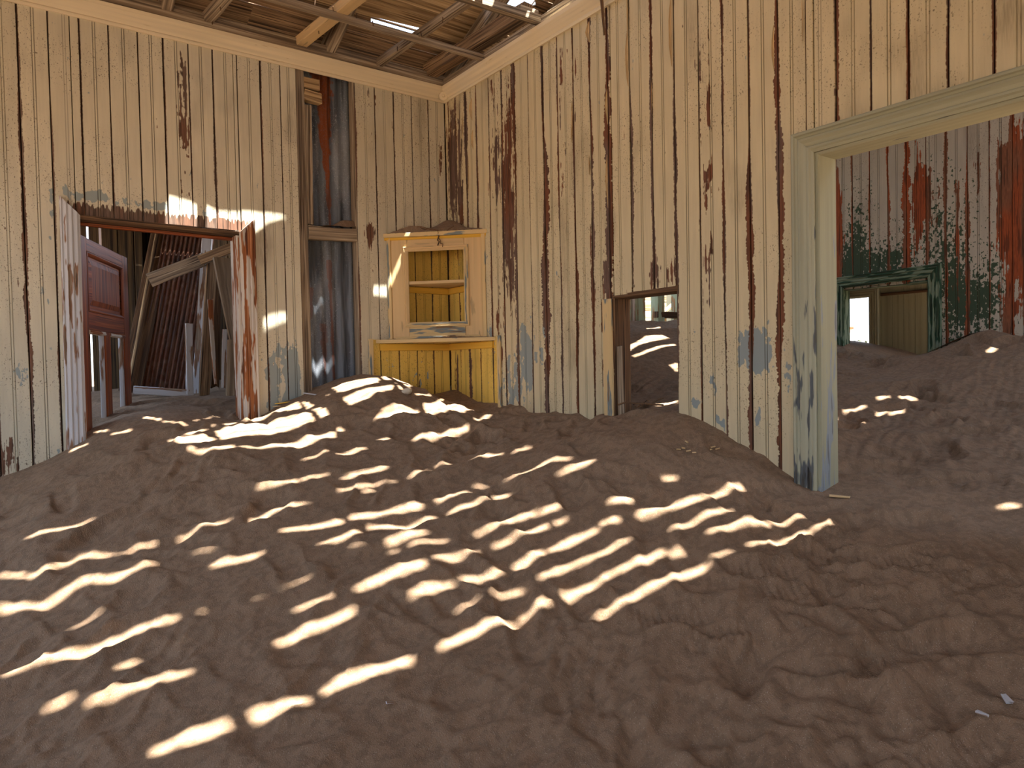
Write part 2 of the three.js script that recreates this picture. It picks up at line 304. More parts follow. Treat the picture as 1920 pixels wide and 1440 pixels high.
obj('block', beam(V(-1.1, 3.452, -0.05), V(-0.985, 3.452, -0.05), 0.05, 0.075, V(0, 1, 0), { wear: 0.004, rag: 0.01 }), M.roofPale, wallLeft);
obj('block', beam(V(-1.1, 3.375, -0.05), V(-0.97, 3.365, -0.05), 0.05, 0.07, V(0, 1, 0), { wear: 0.006, rag: 0.02 }), M.roofPale, wallLeft);
obj('batten', beam(V(-1.077, 2.49, -0.045), V(-1.073, 3.31, -0.045), 0.05, 0.03, V(0, 0, 1), { wear: 0.005, rag: 0.02 }), M.grey, wallLeft);
for (const [a, b, c, d] of [[-4.5, -2.46, 0, 3.6], [-2.46, -1.56, 2.47, 3.6], [-1.56, -1.16, 0, 3.6], [-0.7, 0.1, 0, 3.6]]) obj('outer_boarding', slab(a, c, -0.135, b, d, -0.115), M.dull, wallLeft);

// ---- right wall, x = 0
const JR = [0, 0.15, 0.29, 0.43, 0.585, 0.735, 0.885, 1.04, 1.19, 1.335, 1.48, 1.625, 1.77, 1.94, 2.1, 2.255, 2.41, 2.555, 2.70, 2.85, 2.987, 3.122, 3.268, 3.41, 3.552, 3.70, 3.85, 4.0, 4.15, 4.3, 4.45, 4.6, 4.75, 4.9, 5.05, 5.2, 5.35, 5.5, 5.65, 5.8, 5.95, 6.1, 6.25, 6.4, 6.55, 6.7, 6.85, 7.0, 7.2];
const HATCH = [1.795, 2.255, 1.15, 1.885], DOOR_R = [3.025, 3.95, 0, 2.385];
const matR = wallMaterial({
  W: 2048, H: 1440, u0: 0, v0: 0.85, uw: 4.0, vh: 2.69, J: JR, paint: '#d7caa6', blue: '#939d9b', wood: '#6d574c', woodRed: '#74462c', yellow: '#eac865', edge: 2.3,
  F: {
    peel: [[0.1, 3.0, 0.1, 0.6, 0.76], [0.22, 3.0, 0.04, 0.6, 0.6], [0.66, 2.9, 0.08, 0.7, 0.56], [0.82, 2.9, 0.07, 0.7, 0.74], [0.8, 2.2, 0.08, 0.5, 0.5], [0.68, 1.7, 0.06, 0.5, 0.42], [1.5, 3.2, 0.04, 0.4, 0.45], [1.37, 3.0, 0.025, 0.5, 0.6], [1.63, 2.2, 0.04, 0.3, 0.5], [1.75, 2.0, 0.04, 0.25, 0.7], [2.1, 1.97, 0.05, 0.14, 0.62], [2.22, 1.95, 0.05, 0.1, 0.62], [1.95, 1.93, 0.06, 0.06, 0.5], [1.7, 1.5, 0.04, 0.4, 0.4], [2.45, 2.8, 0.08, 0.35, 0.42], [2.47, 2.3, 0.05, 0.4, 0.4], [2.44, 1.9, 0.05, 0.35, 0.4], [0.33, 1.4, 0.3, 0.25, 0.2], [0.1, 1.4, 0.03, 0.3, 0.5], [3.12, 2.6, 0.025, 0.15, 0.5]],
    blue: [[0.75, 1.5, 0.07, 0.3, 0.62], [0.9, 1.6, 0.07, 0.28, 0.9], [1.0, 1.5, 0.06, 0.28, 0.9], [0.84, 1.3, 0.1, 0.14, 0.7], [1.12, 1.6, 0.05, 0.2, 0.7], [1.18, 1.75, 0.04, 0.2, 0.75], [0.58, 1.75, 0.06, 0.14, 0.55], [2.72, 1.6, 0.09, 0.13, 0.85], [2.66, 1.52, 0.06, 0.08, 0.7], [2.78, 1.5, 0.05, 0.08, 0.6], [2.34, 1.29, 0.06, 0.025, 0.9], [2.5, 1.2, 0.05, 0.06, 0.75], [2.47, 1.4, 0.03, 0.08, 0.5], [2.72, 1.22, 0.06, 0.05, 0.6], [2.88, 1.5, 0.04, 0.2, 0.5], [0.5, 2.3, 0.05, 0.25, 0.55], [1.3, 2.05, 0.06, 0.06, 0.5], [2.9, 1.2, 0.05, 0.1, 0.5]],
    edge: [[0.9, 2.4, 0.9, 1.2, 0.7], [2.9, 3.0, 0.7, 0.6, -0.3]],
    yellow: (u, v) => (u < 0.66 && v < SILL + 0.005) || (u < cupboardZ - 0.01 && v < 2.455) ? 1 : 0,
  },
});
const wallRight = thing('wall_right', 'tan board wall with peeling joints, a small hatch and a wide doorway', 'wall', null, 'structure');
boardWall(wallRight, { O: V(0, 0, 0), Ud: V(0, 0, 1), Nd: V(-1, 0, 0), J: JR, y0: 0.0, y1: TOP, openings: [HATCH, DOOR_R], mat: matR, uv: [0, 0.85, 4.0, 2.69], seed: 80 });
for (const [a, b, c, d] of [[-0.1, 1.79, 0, 3.6], [1.79, 2.26, 1.9, 3.6], [1.79, 2.26, 0, 1.14], [2.26, 3.02, 0, 3.6], [3.02, 3.96, 2.41, 3.6], [3.96, 7.2, 0, 3.6]]) obj('outer_boarding', slab(0.115, c, a, 0.135, d, b), M.dull, wallRight);
obj('hatch_jamb', slab(0.0, 0.9, 1.775, 0.13, 1.885, 1.797), M.brown, wallRight);
obj('hatch_jamb', slab(0.0, 0.9, 2.254, 0.13, 1.9, 2.276), M.brown, wallRight);
obj('hatch_head', slab(0.0, 1.868, 1.78, 0.13, 1.895, 2.27), M.brown, wallRight);
obj('hatch_batten', slab(-0.024, 0.9, 1.722, -0.004, 1.868, 1.792), M.creamWorn, wallRight);
obj('hatch_batten', beam(V(0.03, 1.0, 1.815), V(0.03, 1.6, 1.806), 0.02, 0.035, V(1, 0, 0), { rag: 0.02, wear: 0.003 }), M.grey, wallRight);

// ---- unseen walls that close the room, their openings placed to light it
const win = (y0, y1, a, b) => ({ y0, y1, a, b });
function plainWall(g, axis, at, from, to, yTop, holes, mat) {            // boards laid on a plane x = at or z = at, with window openings
  const n = Math.round((to - from) / 0.3), cuts = [from]; for (let i = 1; i < n; i++) cuts.push(mix(from, to, i / n)); for (const h of holes) cuts.push(h.a, h.b); cuts.push(to); cuts.sort((p, q) => p - q);
  for (let i = 0; i + 1 < cuts.length; i++) {
    if (cuts[i + 1] - cuts[i] < 0.01) continue;
    const c = (cuts[i] + cuts[i + 1]) / 2, h = holes.find((q) => c > q.a && c < q.b), sp = h ? [[0, h.y0], [h.y1, yTop]] : [[0, yTop]];
    for (const [p, q] of sp) if (q - p > 0.01) obj('plank', axis === 'x' ? slab(at, p, cuts[i], at + 0.12, q, cuts[i + 1]) : slab(cuts[i], p, at, cuts[i + 1], q, at + 0.12), mat, g);
  }
}
const wallSide = thing('wall_side', 'unseen board wall facing the right wall, its window openings lighting the left wall', 'wall', null, 'structure');
plainWall(wallSide, 'x', -4.62, -0.1, 7.2, 5.4, [win(1.2, 3.0, 0.35, 2.2), win(1.2, 2.7, 2.7, 3.9), win(1.2, 2.7, 4.7, 5.9)], M.cream);  // out-of-view windows, placed to light the left wall and near sand
const wallBack = thing('wall_back', 'unseen board wall behind the viewer with wide openings that light the rooms', 'wall', null, 'structure');
plainWall(wallBack, 'z', 7.2, -4.6, 3.5, 3.9, [win(1.2, 2.6, -3.6, -1.4), win(1.3, 2.6, 1.0, 2.4)], M.cream);  // out-of-view openings, placed to let daylight into both rooms
tag(obj('floor', slab(-4.7, -0.1, -3.4, 3.5, 0, 7.3), M.brown), 'buried timber floor under the drifted sand', 'floor', null, 'structure');

// ---- cornices, door casings
const cornice = [[0, 0], [0, 0.014], [0.014, 0.018], [0.022, 0.014], [0.03, 0.02], [0.085, 0.048], [0.108, 0.052], [0.108, 0]];
tag(obj('trim_1', moulding(V(-4.5, 3.515, 0), V(0.0, 3.515, 0), V(0, 1, 0), V(0, 0, 1), cornice, 0, 0), M.creamPale), 'cream cornice board along the top of the doorway wall', 'cornice', null, 'structure');
tag(obj('trim_2', moulding(V(0, 3.515, 0.0), V(0, 3.515, 7.1), V(0, 1, 0), V(-1, 0, 0), cornice, 0, 0), M.creamPale), 'cream cornice board along the top of the hatch wall', 'cornice', null, 'structure');
{
  const pts = [[0, 0], [0.03, 0], [0.036, 0.006], [0.031, 0.012], [0.012, 0.012], [0.012, 0.02], [0.007, 0.024], [0, 0.024]].map(([a, b]) => new THREE.Vector2(a, b));
  const g = new THREE.LatheGeometry(pts, 20); g.rotateX(Math.PI / 2); g.rotateY(-0.6);
  const o = obj('corner_boss', g, M.creamPale); o.position.set(-0.04, 3.548, 0.05); tag(o, 'small round turned wooden boss in the corner under the cornices', 'ornament');
}
const casingR = [[0, 0], [0, 0.026], [0.006, 0.03], [0.014, 0.03], [0.018, 0.022], [0.026, 0.018], [0.032, 0.024], [0.04, 0.026], [0.052, 0.017], [0.066, 0.014], [0.072, 0.02], [0.08, 0.021], [0.086, 0.013], [0.097, 0.011], [0.097, 0]];
const door1 = thing('door_1', 'wide doorway with moulded grey-green casing, left jamb worn near the sand', 'doorway', null, 'structure');
obj('casing', moulding(V(0, 0.88, 2.928), V(0, 2.482, 2.928), V(0, 0, 1), V(-1, 0, 0), casingR, 0, 1, 0), M.sageFoot, door1);
obj('head_casing', moulding(V(0, 2.482, 2.928), V(0, 2.482, 4.05), V(0, -1, 0), V(-1, 0, 0), casingR, 1, 1), M.sage, door1);
obj('casing', moulding(V(0, 0.2, 4.05), V(0, 2.482, 4.05), V(0, 0, -1), V(-1, 0, 0), casingR, 0, 1), M.sage, door1);
obj('jamb', slab(0.0, 0.85, 3.02, 0.14, 2.39, 3.042, { vo: 0 }), M.jambFoot, door1);
obj('jamb', slab(0.0, 0.2, 3.93, 0.14, 2.39, 3.955), M.sage, door1);
obj('head_jamb', slab(0.0, 2.372, 3.03, 0.14, 2.396, 3.95), M.sage, door1);
const casingL = [[0, 0], [0, 0.028], [0.007, 0.032], [0.014, 0.027], [0.02, 0.03], [0.03, 0.033], [0.038, 0.025], [0.046, 0.029], [0.056, 0.031], [0.064, 0.024], [0.072, 0.027], [0.082, 0.029], [0.09, 0.022], [0.098, 0.02], [0.098, 0]];
const door2 = thing('door_2', 'low doorway with weathered white side casings and its head casing torn off', 'doorway', null, 'structure');
obj('casing', moulding(V(-2.548, 0.2, 0), V(-2.535, 2.497, 0), V(1, 0, 0), V(0, 0, 1), casingL, 0, 1), M.white, door2);
obj('casing', moulding(V(-1.470, 0.2, 0), V(-1.466, 2.482, 0), V(-1, 0, 0), V(0, 0, 1), casingL, 0, 1), M.rust, door2);
obj('jamb', slab(-2.462, 0.2, -0.13, -2.44, 2.4, 0.012), M.rust, door2);
obj('jamb', slab(-1.583, 0.2, -0.13, -1.56, 2.4, 0.012), M.rust, door2);
obj('head_jamb', beam(V(-2.47, 2.392, -0.055), V(-1.55, 2.378, -0.055), 0.14, 0.024, V(0, 1, 0), { wear: 0.003 }), M.brown, door2);
obj('head_stop', beam(V(-2.45, 2.37, -0.09), V(-1.57, 2.357, -0.09), 0.03, 0.02, V(0, 1, 0), { wear: 0.002 }), M.varnish, door2);

// ------------------------------------------------------------------ sand: contact heights read along the walls, a thin-plate surface through them
const BASE = [
  [-2.85, 0, 0.955], [-2.6, 0, 1.05], [-2.43, 0, 1.15], [-2.05, 0, 1.25], [-1.6, 0, 1.185], [-1.46, 0, 1.2], [-1.31, 0, 1.275], [-1.16, 0, 1.325], [-1.05, 0, 1.37], [-0.9, 0, 1.42], [-0.7, 0.02, 1.44], [-0.72, 0.28, 1.43], [-0.5, 0.3, 1.37], [-0.5, 0.03, 1.3], [-0.1, 0.06, 1.29], [0, 0.42, 1.24], [0, 0.67, 1.235], [0, 1.03, 1.206], [0, 1.55, 1.187], [0, 1.78, 1.18], [0, 2.03, 1.235], [0, 2.24, 1.24], [0, 2.36, 1.225], [0, 2.484, 1.175], [0, 2.667, 1.085], [0, 2.81, 1.022], [0, 2.915, 0.962], [0, 3.04, 0.935], [0, 3.6, 0.86], [0, 4.2, 0.75],
  [-3.6, 0, 0.85], [-4.5, 0, 0.8], [-3.5, 1.2, 0.6], [-2.6, 1.0, 0.84], [-1.9, 0.8, 1.07], [-1.2, 0.8, 1.17], [-0.5, 0.9, 1.2], [-0.5, 1.7, 1.1], [-0.6, 2.4, 0.98], [-1.4, 1.6, 0.92], [-2.2, 1.8, 0.68], [-1.5, 2.4, 0.68], [-0.8, 3.2, 0.72], [-1.6, 3.3, 0.44], [-2.3, 3.0, 0.4], [-3.2, 2.6, 0.36], [-2.4, 3.9, 0.25], [-1.2, 4.3, 0.38], [-2.88, 4.9, 0.2], [-4.5, 3, 0.4], [-4.5, 5.5, 0.3], [-1, 6, 0.4], [-3, 7, 0.5], [0, 6.5, 0.6],
  [3.3, 1.24, 1.64], [3.3, 1.66, 1.5], [3.3, 2.05, 1.52], [3.3, 2.48, 1.69], [3.3, 2.75, 1.6], [3.3, 3.6, 1.5], [3.3, 0.3, 1.8], [1.8, 0, 1.87], [2.1, 0, 1.85], [2.45, 0, 1.88], [3, 0, 1.86], [0.9, 0.9, 1.56], [0.2, 0.6, 1.4], [1.2, 0.4, 1.74], [0.3, 1.9, 1.24], [1.2, 3.0, 1.1], [1.6, 2.2, 1.28], [2.2, 3.4, 1.24], [1, 4.2, 0.95], [2.2, 1.4, 1.5], [1.2, 1.5, 1.4], [2.5, 5.5, 1.0], [0.8, 6.5, 0.8],
  [-2, -0.5, 1.26], [-2.3, -0.4, 1.2], [-1.5, -1.3, 1.34], [-2.3, -1.6, 1.3], [-3.5, -1, 1.1], [-1, -0.9, 1.36], [-1.2, -2.3, 1.42], [-2.6, -2.3, 1.3], [2, -1.2, 1.5], [0.3, -1.5, 1.4], [3.3, -1.5, 1.5],
];
const TPS = (() => {
  const n = BASE.length, m = n + 3, A = Array.from({ length: m }, () => new Float64Array(m + 1)), k = (d2) => (d2 < 1e-9 ? 0 : 0.5 * d2 * Math.log(d2));
  for (let i = 0; i < n; i++) { const [x, z, h] = BASE[i]; for (let j = 0; j < n; j++) A[i][j] = k((x - BASE[j][0]) ** 2 + (z - BASE[j][1]) ** 2); A[i][i] += 0.004; A[i][n] = A[n][i] = 1; A[i][n + 1] = A[n + 1][i] = x; A[i][n + 2] = A[n + 2][i] = z; A[i][m] = h; }
  for (let c = 0; c < m; c++) { let p = c; for (let r = c + 1; r < m; r++) if (Math.abs(A[r][c]) > Math.abs(A[p][c])) p = r; [A[c], A[p]] = [A[p], A[c]]; for (let r = 0; r < m; r++) if (r !== c && A[r][c]) { const f = A[r][c] / A[c][c]; for (let q = c; q <= m; q++) A[r][q] -= f * A[c][q]; } }
  const w = A.map((r, i) => r[m] / r[i]);
  return (x, z) => { let s = w[n] + w[n + 1] * x + w[n + 2] * z; for (let i = 0; i < n; i++) { const d = (x - BASE[i][0]) ** 2 + (z - BASE[i][1]) ** 2; if (d > 1e-9) s += w[i] * 0.5 * d * Math.log(d); } return s; };
})();
const STEP = 0.1, BX0 = -4.7, BZ0 = -3.5, BNX = 86, BNZ = 110, BGRID = new Float32Array(BNX * BNZ);
for (let j = 0; j < BNZ; j++) for (let i = 0; i < BNX; i++) BGRID[j * BNX + i] = TPS(BX0 + i * STEP, BZ0 + j * STEP);
function base(x, z) {                                              // bicubic-ish lookup of the smooth dune
  const fx = clamp((x - BX0) / STEP, 1, BNX - 3), fz = clamp((z - BZ0) / STEP, 1, BNZ - 3), i = fx | 0, j = fz | 0, a = fx - i, b = fz - j;
  const w = (t) => [((-t + 2) * t - 1) * t / 2, ((3 * t - 5) * t * t + 2) / 2, ((-3 * t + 4) * t + 1) * t / 2, ((t - 1) * t * t) / 2], wx = w(a), wz = w(b); let s = 0;
  for (let q = 0; q < 4; q++) for (let p = 0; p < 4; p++) s += wx[p] * wz[q] * BGRID[(j - 1 + q) * BNX + i - 1 + p];
  return s;
}
const axisCoords = (runs) => { const o = [runs[0][0]]; for (const [a, b, d] of runs) { const n = Math.round((b - a) / d); for (let i = 1; i <= n; i++) o.push(mix(a, b, i / n)); } return Float32Array.from(o); };
const SX = axisCoords([[-4.6, -2.9, 0.03], [-2.9, 0.3, 0.0085], [0.3, 3.4, 0.02]]), SZ = axisCoords([[-3.3, -0.2, 0.03], [-0.2, 1.8, 0.012], [1.8, 4.3, 0.0085], [4.3, 7.2, 0.05]]);
const NX = SX.length, NZ = SZ.length, SH = new Float32Array(NX * NZ);
const lower = (A, v) => { let a = 0, b = A.length - 1; while (b - a > 1) { const m = (a + b) >> 1; A[m] <= v ? (a = m) : (b = m); } return a; };
{
  const ridge = (x, y) => 1 - Math.abs(2 * noise(x, y) - 1);
  for (let j = 0; j < NZ; j++) for (let i = 0; i < NX; i++) {
    const x = SX[i], z = SZ[j], wx = x + 0.22 * (fbm(x * 2.2 + 9, z * 2.2, 2) - 0.5), wz = z + 0.22 * (fbm(x * 2.2 + 50, z * 2.2 + 7, 2) - 0.5);
    const soft = 1 - 0.6 * sstep(-1.3, -2.2, x) * sstep(1.2, 2.2, z), amp = z < -0.1 ? 0.35 : mix(1, 0.75, sstep(2.6, 3.6, z));
    const nearWall = Math.min(sstep(-0.02, 0.3, Math.abs(x)), sstep(-0.02, 0.3, Math.abs(z)));
    let h = base(x, z);
    h += amp * mix(0.45, 1, nearWall) * (0.040 * (ridge(wx * 1.7, wz * 2.3) ** 1.6 - 0.35) + 0.016 * (ridge(wx * 3.9 + 20, wz * 5) ** 1.6 - 0.35) + soft * (0.008 * (ridge(wx * 8 + 3, wz * 11) ** 1.5 - 0.4) + 0.008 * (fbm(x * 6, z * 6, 4) - 0.5)) + 0.0035 * (fbm(x * 34, z * 40, 2) - 0.5));
    const rp = sstep(0.45, 0.7, fbm(x * 1.3 + 70, z * 1.3, 3)) * (z < -0.1 ? 1.6 : 1);      // wind ripples in patches
    h += 0.0022 * rp * Math.sin((z * 0.9 + x * 0.25 + 0.12 * fbm(x * 3, z * 3, 2)) * 2 * Math.PI / 0.055);
    SH[j * NX + i] = h;
  }
  // trodden prints: soft hollows with a rim, some with a tread
  const print = (cx, cz, ang, len, wid, dep, rim, tread, shape = 2) => {
    const r = len * 0.8, i0 = lower(SX, cx - r), i1 = lower(SX, cx + r), j0 = lower(SZ, cz - r), j1 = lower(SZ, cz + r), c = Math.cos(ang), s = Math.sin(ang), k = rnd() * 9;
    for (let j = j0; j <= j1; j++) for (let i = i0; i <= i1; i++) {
      const dx = SX[i] - cx, dz = SZ[j] - cz, a = (dx * c + dz * s) / (len / 2), b = (-dx * s + dz * c) / (wid / 2 * (1 - 0.22 * Math.cos(3 * a)));
      const q = Math.pow(Math.pow(Math.abs(a), shape) + Math.pow(Math.abs(b), shape), 1 / shape) + 0.16 * (noise(SX[i] * 22 + k, SZ[j] * 22) - 0.5);
      if (q > 1.8) continue;
      let d = -dep * (1 - sstep(0.62, 1.02, q)) + rim * Math.exp(-(((q - 1.15) / 0.17) ** 2)) * (0.6 + 0.8 * noise(SX[i] * 9 + k, SZ[j] * 9));
      if (tread && q < 0.95) d += 0.002 * (tread === 1 ? Math.sign(Math.sin(a * len / 0.0125 * 1.57)) : Math.sign(Math.sin(a * len / 0.02 * 1.57 + b * 2.2)) * Math.sign(Math.sin(b * wid / 0.02 * 1.57)) * 0.8) * (1 - sstep(0.75, 0.95, q));
      SH[j * NX + i] += d;
    }
  };
  for (let n = 0; n < 330; n++) { const x = rr(-4, 0), z = rr(0.35, 4.6); print(x, z, rr(0, 6.3), rr(0.24, 0.4), rr(0.13, 0.24), rr(0.006, 0.022) * (x < -1.7 && z > 1.5 ? 0.55 : 1), rr(0.003, 0.008), 0); }
  for (let n = 0; n < 60; n++) print(rr(0.2, 3.2), rr(0.9, 4.5), rr(0, 6.3), rr(0.26, 0.4), rr(0.13, 0.22), rr(0.014, 0.04), rr(0.004, 0.012), 0);
  for (let n = 0; n < 16; n++) print(rr(-2.5, -1.6), rr(-1.6, -0.1), rr(0, 6.3), 0.3, 0.16, rr(0.01, 0.02), 0.005, 0);
  for (const [px, py, a, l, w, d, tr] of [[1752, 1212, 0, 0.3, 0.13, 0.045, 0], [1606, 1128, 0.15, 0.27, 0.1, 0.036, 0], [1440, 1232, -0.2, 0.34, 0.2, 0.055, 0], [1560, 1280, 0.3, 0.3, 0.17, 0.03, 0], [1862, 1300, 0.3, 0.36, 0.24, 0.055, 0], [1640, 1398, 0, 0.3, 0.12, 0.03, 2], [1800, 1420, -0.2, 0.3, 0.12, 0.035, 1], [1695, 1052, 0.1, 0.29, 0.11, 0.03, 1], [1845, 1098, 0, 0.29, 0.11, 0.03, 2], [1425, 1078, 0.2, 0.29, 0.12, 0.03, 1], [1515, 1172, 0.4, 0.26, 0.12, 0.03, 2], [1330, 1245, 0.4, 0.33, 0.2, 0.032, 0], [1690, 1335, 0.2, 0.36, 0.2, 0.04, 0], [1300, 1160, 0.5, 0.3, 0.18, 0.03, 0], [1560, 1045, 0.3, 0.28, 0.11, 0.028, 1], [1765, 1075, 0.7, 0.28, 0.11, 0.028, 2], [1820, 900, 0.1, 0.3, 0.18, 0.05, 0], [1745, 915, 0.4, 0.32, 0.17, 0.045, 1], [1690, 855, 0.4, 0.3, 0.2, 0.045, 0], [1870, 800, 0.2, 0.4, 0.22, 0.05, 0]]) { const p = litSand(px, py); print(p.x, p.z, 0.63 + a, l, w, d * 0.45, 0.007, tr, 2.4); }
  for (let n = 0; n < 30; n++) { const t = rnd(), z = mix(3.15, 4.0, t) + rr(-0.35, 0.3), x = mix(-0.2, -1.9, t) + rr(-0.5, 0.5); print(x, z, rr(-0.5, 0.9), rr(0.27, 0.31), rr(0.095, 0.115), rr(0.007, 0.014), rr(0.003, 0.006), n % 3, 2.6); }
}
function sandAt(x, z) { const i = lower(SX, x), j = lower(SZ, z), a = clamp((x - SX[i]) / (SX[i + 1] - SX[i])), b = clamp((z - SZ[j]) / (SZ[j + 1] - SZ[j])); return mix(mix(SH[j * NX + i], SH[j * NX + i + 1], a), mix(SH[(j + 1) * NX + i], SH[(j + 1) * NX + i + 1], a), b); }
const matSand = (() => {
  const W = 1024, c0 = hex('#8e745c'), c1 = hex('#6b5541'), c2 = hex('#ad947a'), hh = new Float32Array(W * W); let k = 0;
  const tile = (f, u, v) => { const a = f(u, v), b = f(u - 1, v), c = f(u, v - 1), e = f(u - 1, v - 1), s = sstep(0.85, 1, u), t = sstep(0.85, 1, v); return mix(mix(a, b, s), mix(c, e, s), t); };
  const map = dataTexture(W, W, (u, v, o) => {
    const g = hash2(Math.floor(u * W), Math.floor(v * W)), p = tile((a, b) => fbm(a * 60 + 5, b * 60, 3), u, v), q = tile((a, b) => fbm(a * 7, b * 7 + 3, 3), u, v), m = noise(u * 512, v * 512);
    o[0] = c0[0]; o[1] = c0[1]; o[2] = c0[2];
    lerp3(o, c1, 0.55 * sstep(0.4, 0.7, p) + 0.3 * (q - 0.4)); lerp3(o, c2, 0.35 * g * g);
    if (g > 0.985) lerp3(o, [0.05, 0.04, 0.035], 0.7); if (g < 0.006) lerp3(o, [0.75, 0.7, 0.62], 0.7);
    hh[k++] = 0.4 * m + 0.35 * p + 0.25 * g;
  }, true); k = 0;
  const bumpMap = dataTexture(W, W, (u, v, o) => { o[0] = o[1] = o[2] = hh[k++]; }, false);
  for (const t of [map, bumpMap]) t.repeat.set(1 / 1.1, 1 / 1.1);
  return new THREE.MeshStandardMaterial({ map, bumpMap, bumpScale: 0.004, roughness: 1 });
})();
function hash2(i, j) { return lat(i * 3 + (j >> 3), j * 5 + (i >> 4)); }
{
  const pos = new Float32Array(NX * NZ * 3), uv = new Float32Array(NX * NZ * 2), idx = new Uint32Array((NX - 1) * (NZ - 1) * 6); let k = 0;
  for (let j = 0; j < NZ; j++) for (let i = 0; i < NX; i++) { const n = j * NX + i; pos[n * 3] = SX[i]; pos[n * 3 + 1] = SH[n]; pos[n * 3 + 2] = SZ[j]; uv[n * 2] = SX[i]; uv[n * 2 + 1] = SZ[j]; }
  for (let j = 0; j + 1 < NZ; j++) for (let i = 0; i + 1 < NX; i++) { const a = j * NX + i, b = a + 1, c = a + NX, d = c + 1; idx[k++] = a; idx[k++] = c; idx[k++] = b; idx[k++] = b; idx[k++] = c; idx[k++] = d; }
  const g = new THREE.BufferGeometry(); g.setAttribute('position', new THREE.BufferAttribute(pos, 3)); g.setAttribute('uv', new THREE.BufferAttribute(uv, 2)); g.setIndex(new THREE.BufferAttribute(idx, 1)); g.computeVertexNormals();
  tag(obj('drifted_sand', g, matSand), 'brown wind-blown sand with footprints filling the rooms knee to waist deep', 'sand', null, 'stuff');
}

// ------------------------------------------------------------------ roof: boards on rafters, open where boards have split or gone, and out of view to admit light
const RY = 3.80, RS = 0.42, RIDGE = 3.6, RN = Math.hypot(1, RS), BACK_END = 6.95;
const holes = [[], []];                                             // polygons [x, s] on the front and the back slope
const toRoof = (P, side) => {                                       // from a lit point up along the sun to a slope: [x, z]
  const a = side ? RY + RS * 2 * RIDGE : RY, k = side ? -RS : RS, t = (a + k * P.z - P.y) / (SUN.y - k * SUN.z);
  return [P.x + SUN.x * t, P.z + SUN.z * t];
};
function litSand(px, py) {                                          // the smooth dune under a pixel
  const d = ray(px, py); let t = 0.8, q = 0;
  for (let i = 0; i < 900; i++) { const y = EYE.y + d.y * t, h = base(EYE.x + d.x * t, EYE.z + d.z * t); if (y < h) break; q = t; t += clamp((y - h) * 0.7, 0.004, 0.1); }
  for (let i = 0; i < 14; i++) { const m = (q + t) / 2; EYE.y + d.y * m < base(EYE.x + d.x * m, EYE.z + d.z * m) ? (t = m) : (q = m); }
  const p = EYE.clone().addScaledVector(d, t);
  return p.z < 0.12 && p.x > -1.5 && p.x < 0.6 ? onZ(px, py, 0.12) : p;   // over the crest: the near side of the wall
}
function openRoof(points) {                                         // lit points -> a hole in the slope that the sun passes
  const f = points.map((p) => toRoof(p, 0)), b = points.map((p) => toRoof(p, 1));
  const fz = f.reduce((s, p) => s + p[1], 0) / f.length, side = fz < RIDGE ? 0 : 1;
  holes[side].push((side ? b : f).map(([x, z]) => [x, side ? (z - RIDGE) * RN : z * RN]));
}
const slit = (...q) => { const up = [], dn = []; for (let i = 0; i < q.length; i += 3) { const a = litSand(q[i], q[i + 1] - q[i + 2] * 0.39), b = litSand(q[i], q[i + 1] + q[i + 2] * 0.39); b.z += 0.006; up.push(a); dn.unshift(b); } openRoof([...up, ...dn]); };
const patch = (hit, ...q) => { const p = []; for (let i = 0; i < q.length; i += 2) p.push(hit(q[i], q[i + 1])); openRoof(p); };
const S_ = litSand, W_ = (x, y) => onZ(x, y, 0), I_ = (x, y) => onZ(x, y, -0.1);
// splits over the near sand
slit(50, 1017, 6, 138, 990, 6, 175, 971, 3); slit(0, 1081, 6, 66, 1089, 9, 155, 1037, 8, 230, 1030, 3); slit(235, 1029, 3, 272, 1015, 8, 312, 1004, 4); slit(335, 1000, 4, 408, 981, 8, 432, 975, 2);
slit(0, 1148, 14, 80, 1134, 10, 155, 1094, 10, 215, 1092, 12, 290, 1066, 4); slit(365, 1039, 3, 400, 1040, 2); slit(395, 1066, 12, 447, 1056, 9, 490, 1045, 10); slit(132, 1178, 4, 186, 1156, 5);
slit(12, 1271, 14, 128, 1231, 17, 194, 1213, 16, 253, 1190, 14, 311, 1172, 10, 381, 1154, 3); slit(340, 1204, 5, 366, 1200, 5); slit(220, 1258, 7, 258, 1242, 4); slit(163, 1334, 8, 272, 1294, 11, 355, 1270, 6); slit(86, 1336, 8, 132, 1320, 8);
slit(285, 1420, 16, 330, 1408, 28, 466, 1357, 30, 575, 1320, 16); slit(470, 974, 12, 525, 957, 8, 578, 950, 4); slit(480, 922, 4, 555, 911, 7); slit(561, 909, 4, 612, 899, 3); slit(523, 1001, 5, 575, 995, 9, 640, 981, 11);
slit(474, 1133, 3, 505, 1124, 6, 577, 1094, 7); slit(551, 1150, 4, 618, 1128, 4); slit(516, 1214, 6, 570, 1190, 14, 660, 1152, 15); slit(604, 1302, 14, 640, 1282, 22, 700, 1262, 26, 768, 1246, 18);
slit(637, 903, 4, 660, 897, 10, 740, 874, 8); slit(632, 926, 4, 700, 908, 5); slit(702, 907, 4, 767, 892, 4, 805, 877, 8); slit(818, 869, 5, 843, 868, 4); slit(877, 863, 3, 897, 855, 6, 940, 848, 4); slit(960, 849, 2, 993, 834, 7);
slit(947, 899, 3, 997, 884, 5, 1020, 873, 6, 1066, 866, 3); slit(992, 906, 6, 1047, 890, 7, 1110, 869, 6); slit(889, 905, 3, 914, 906, 2); slit(926, 925, 8, 955, 919, 6); slit(655, 973, 9, 720, 962, 11, 763, 951, 14, 807, 940, 10, 880, 917, 5);
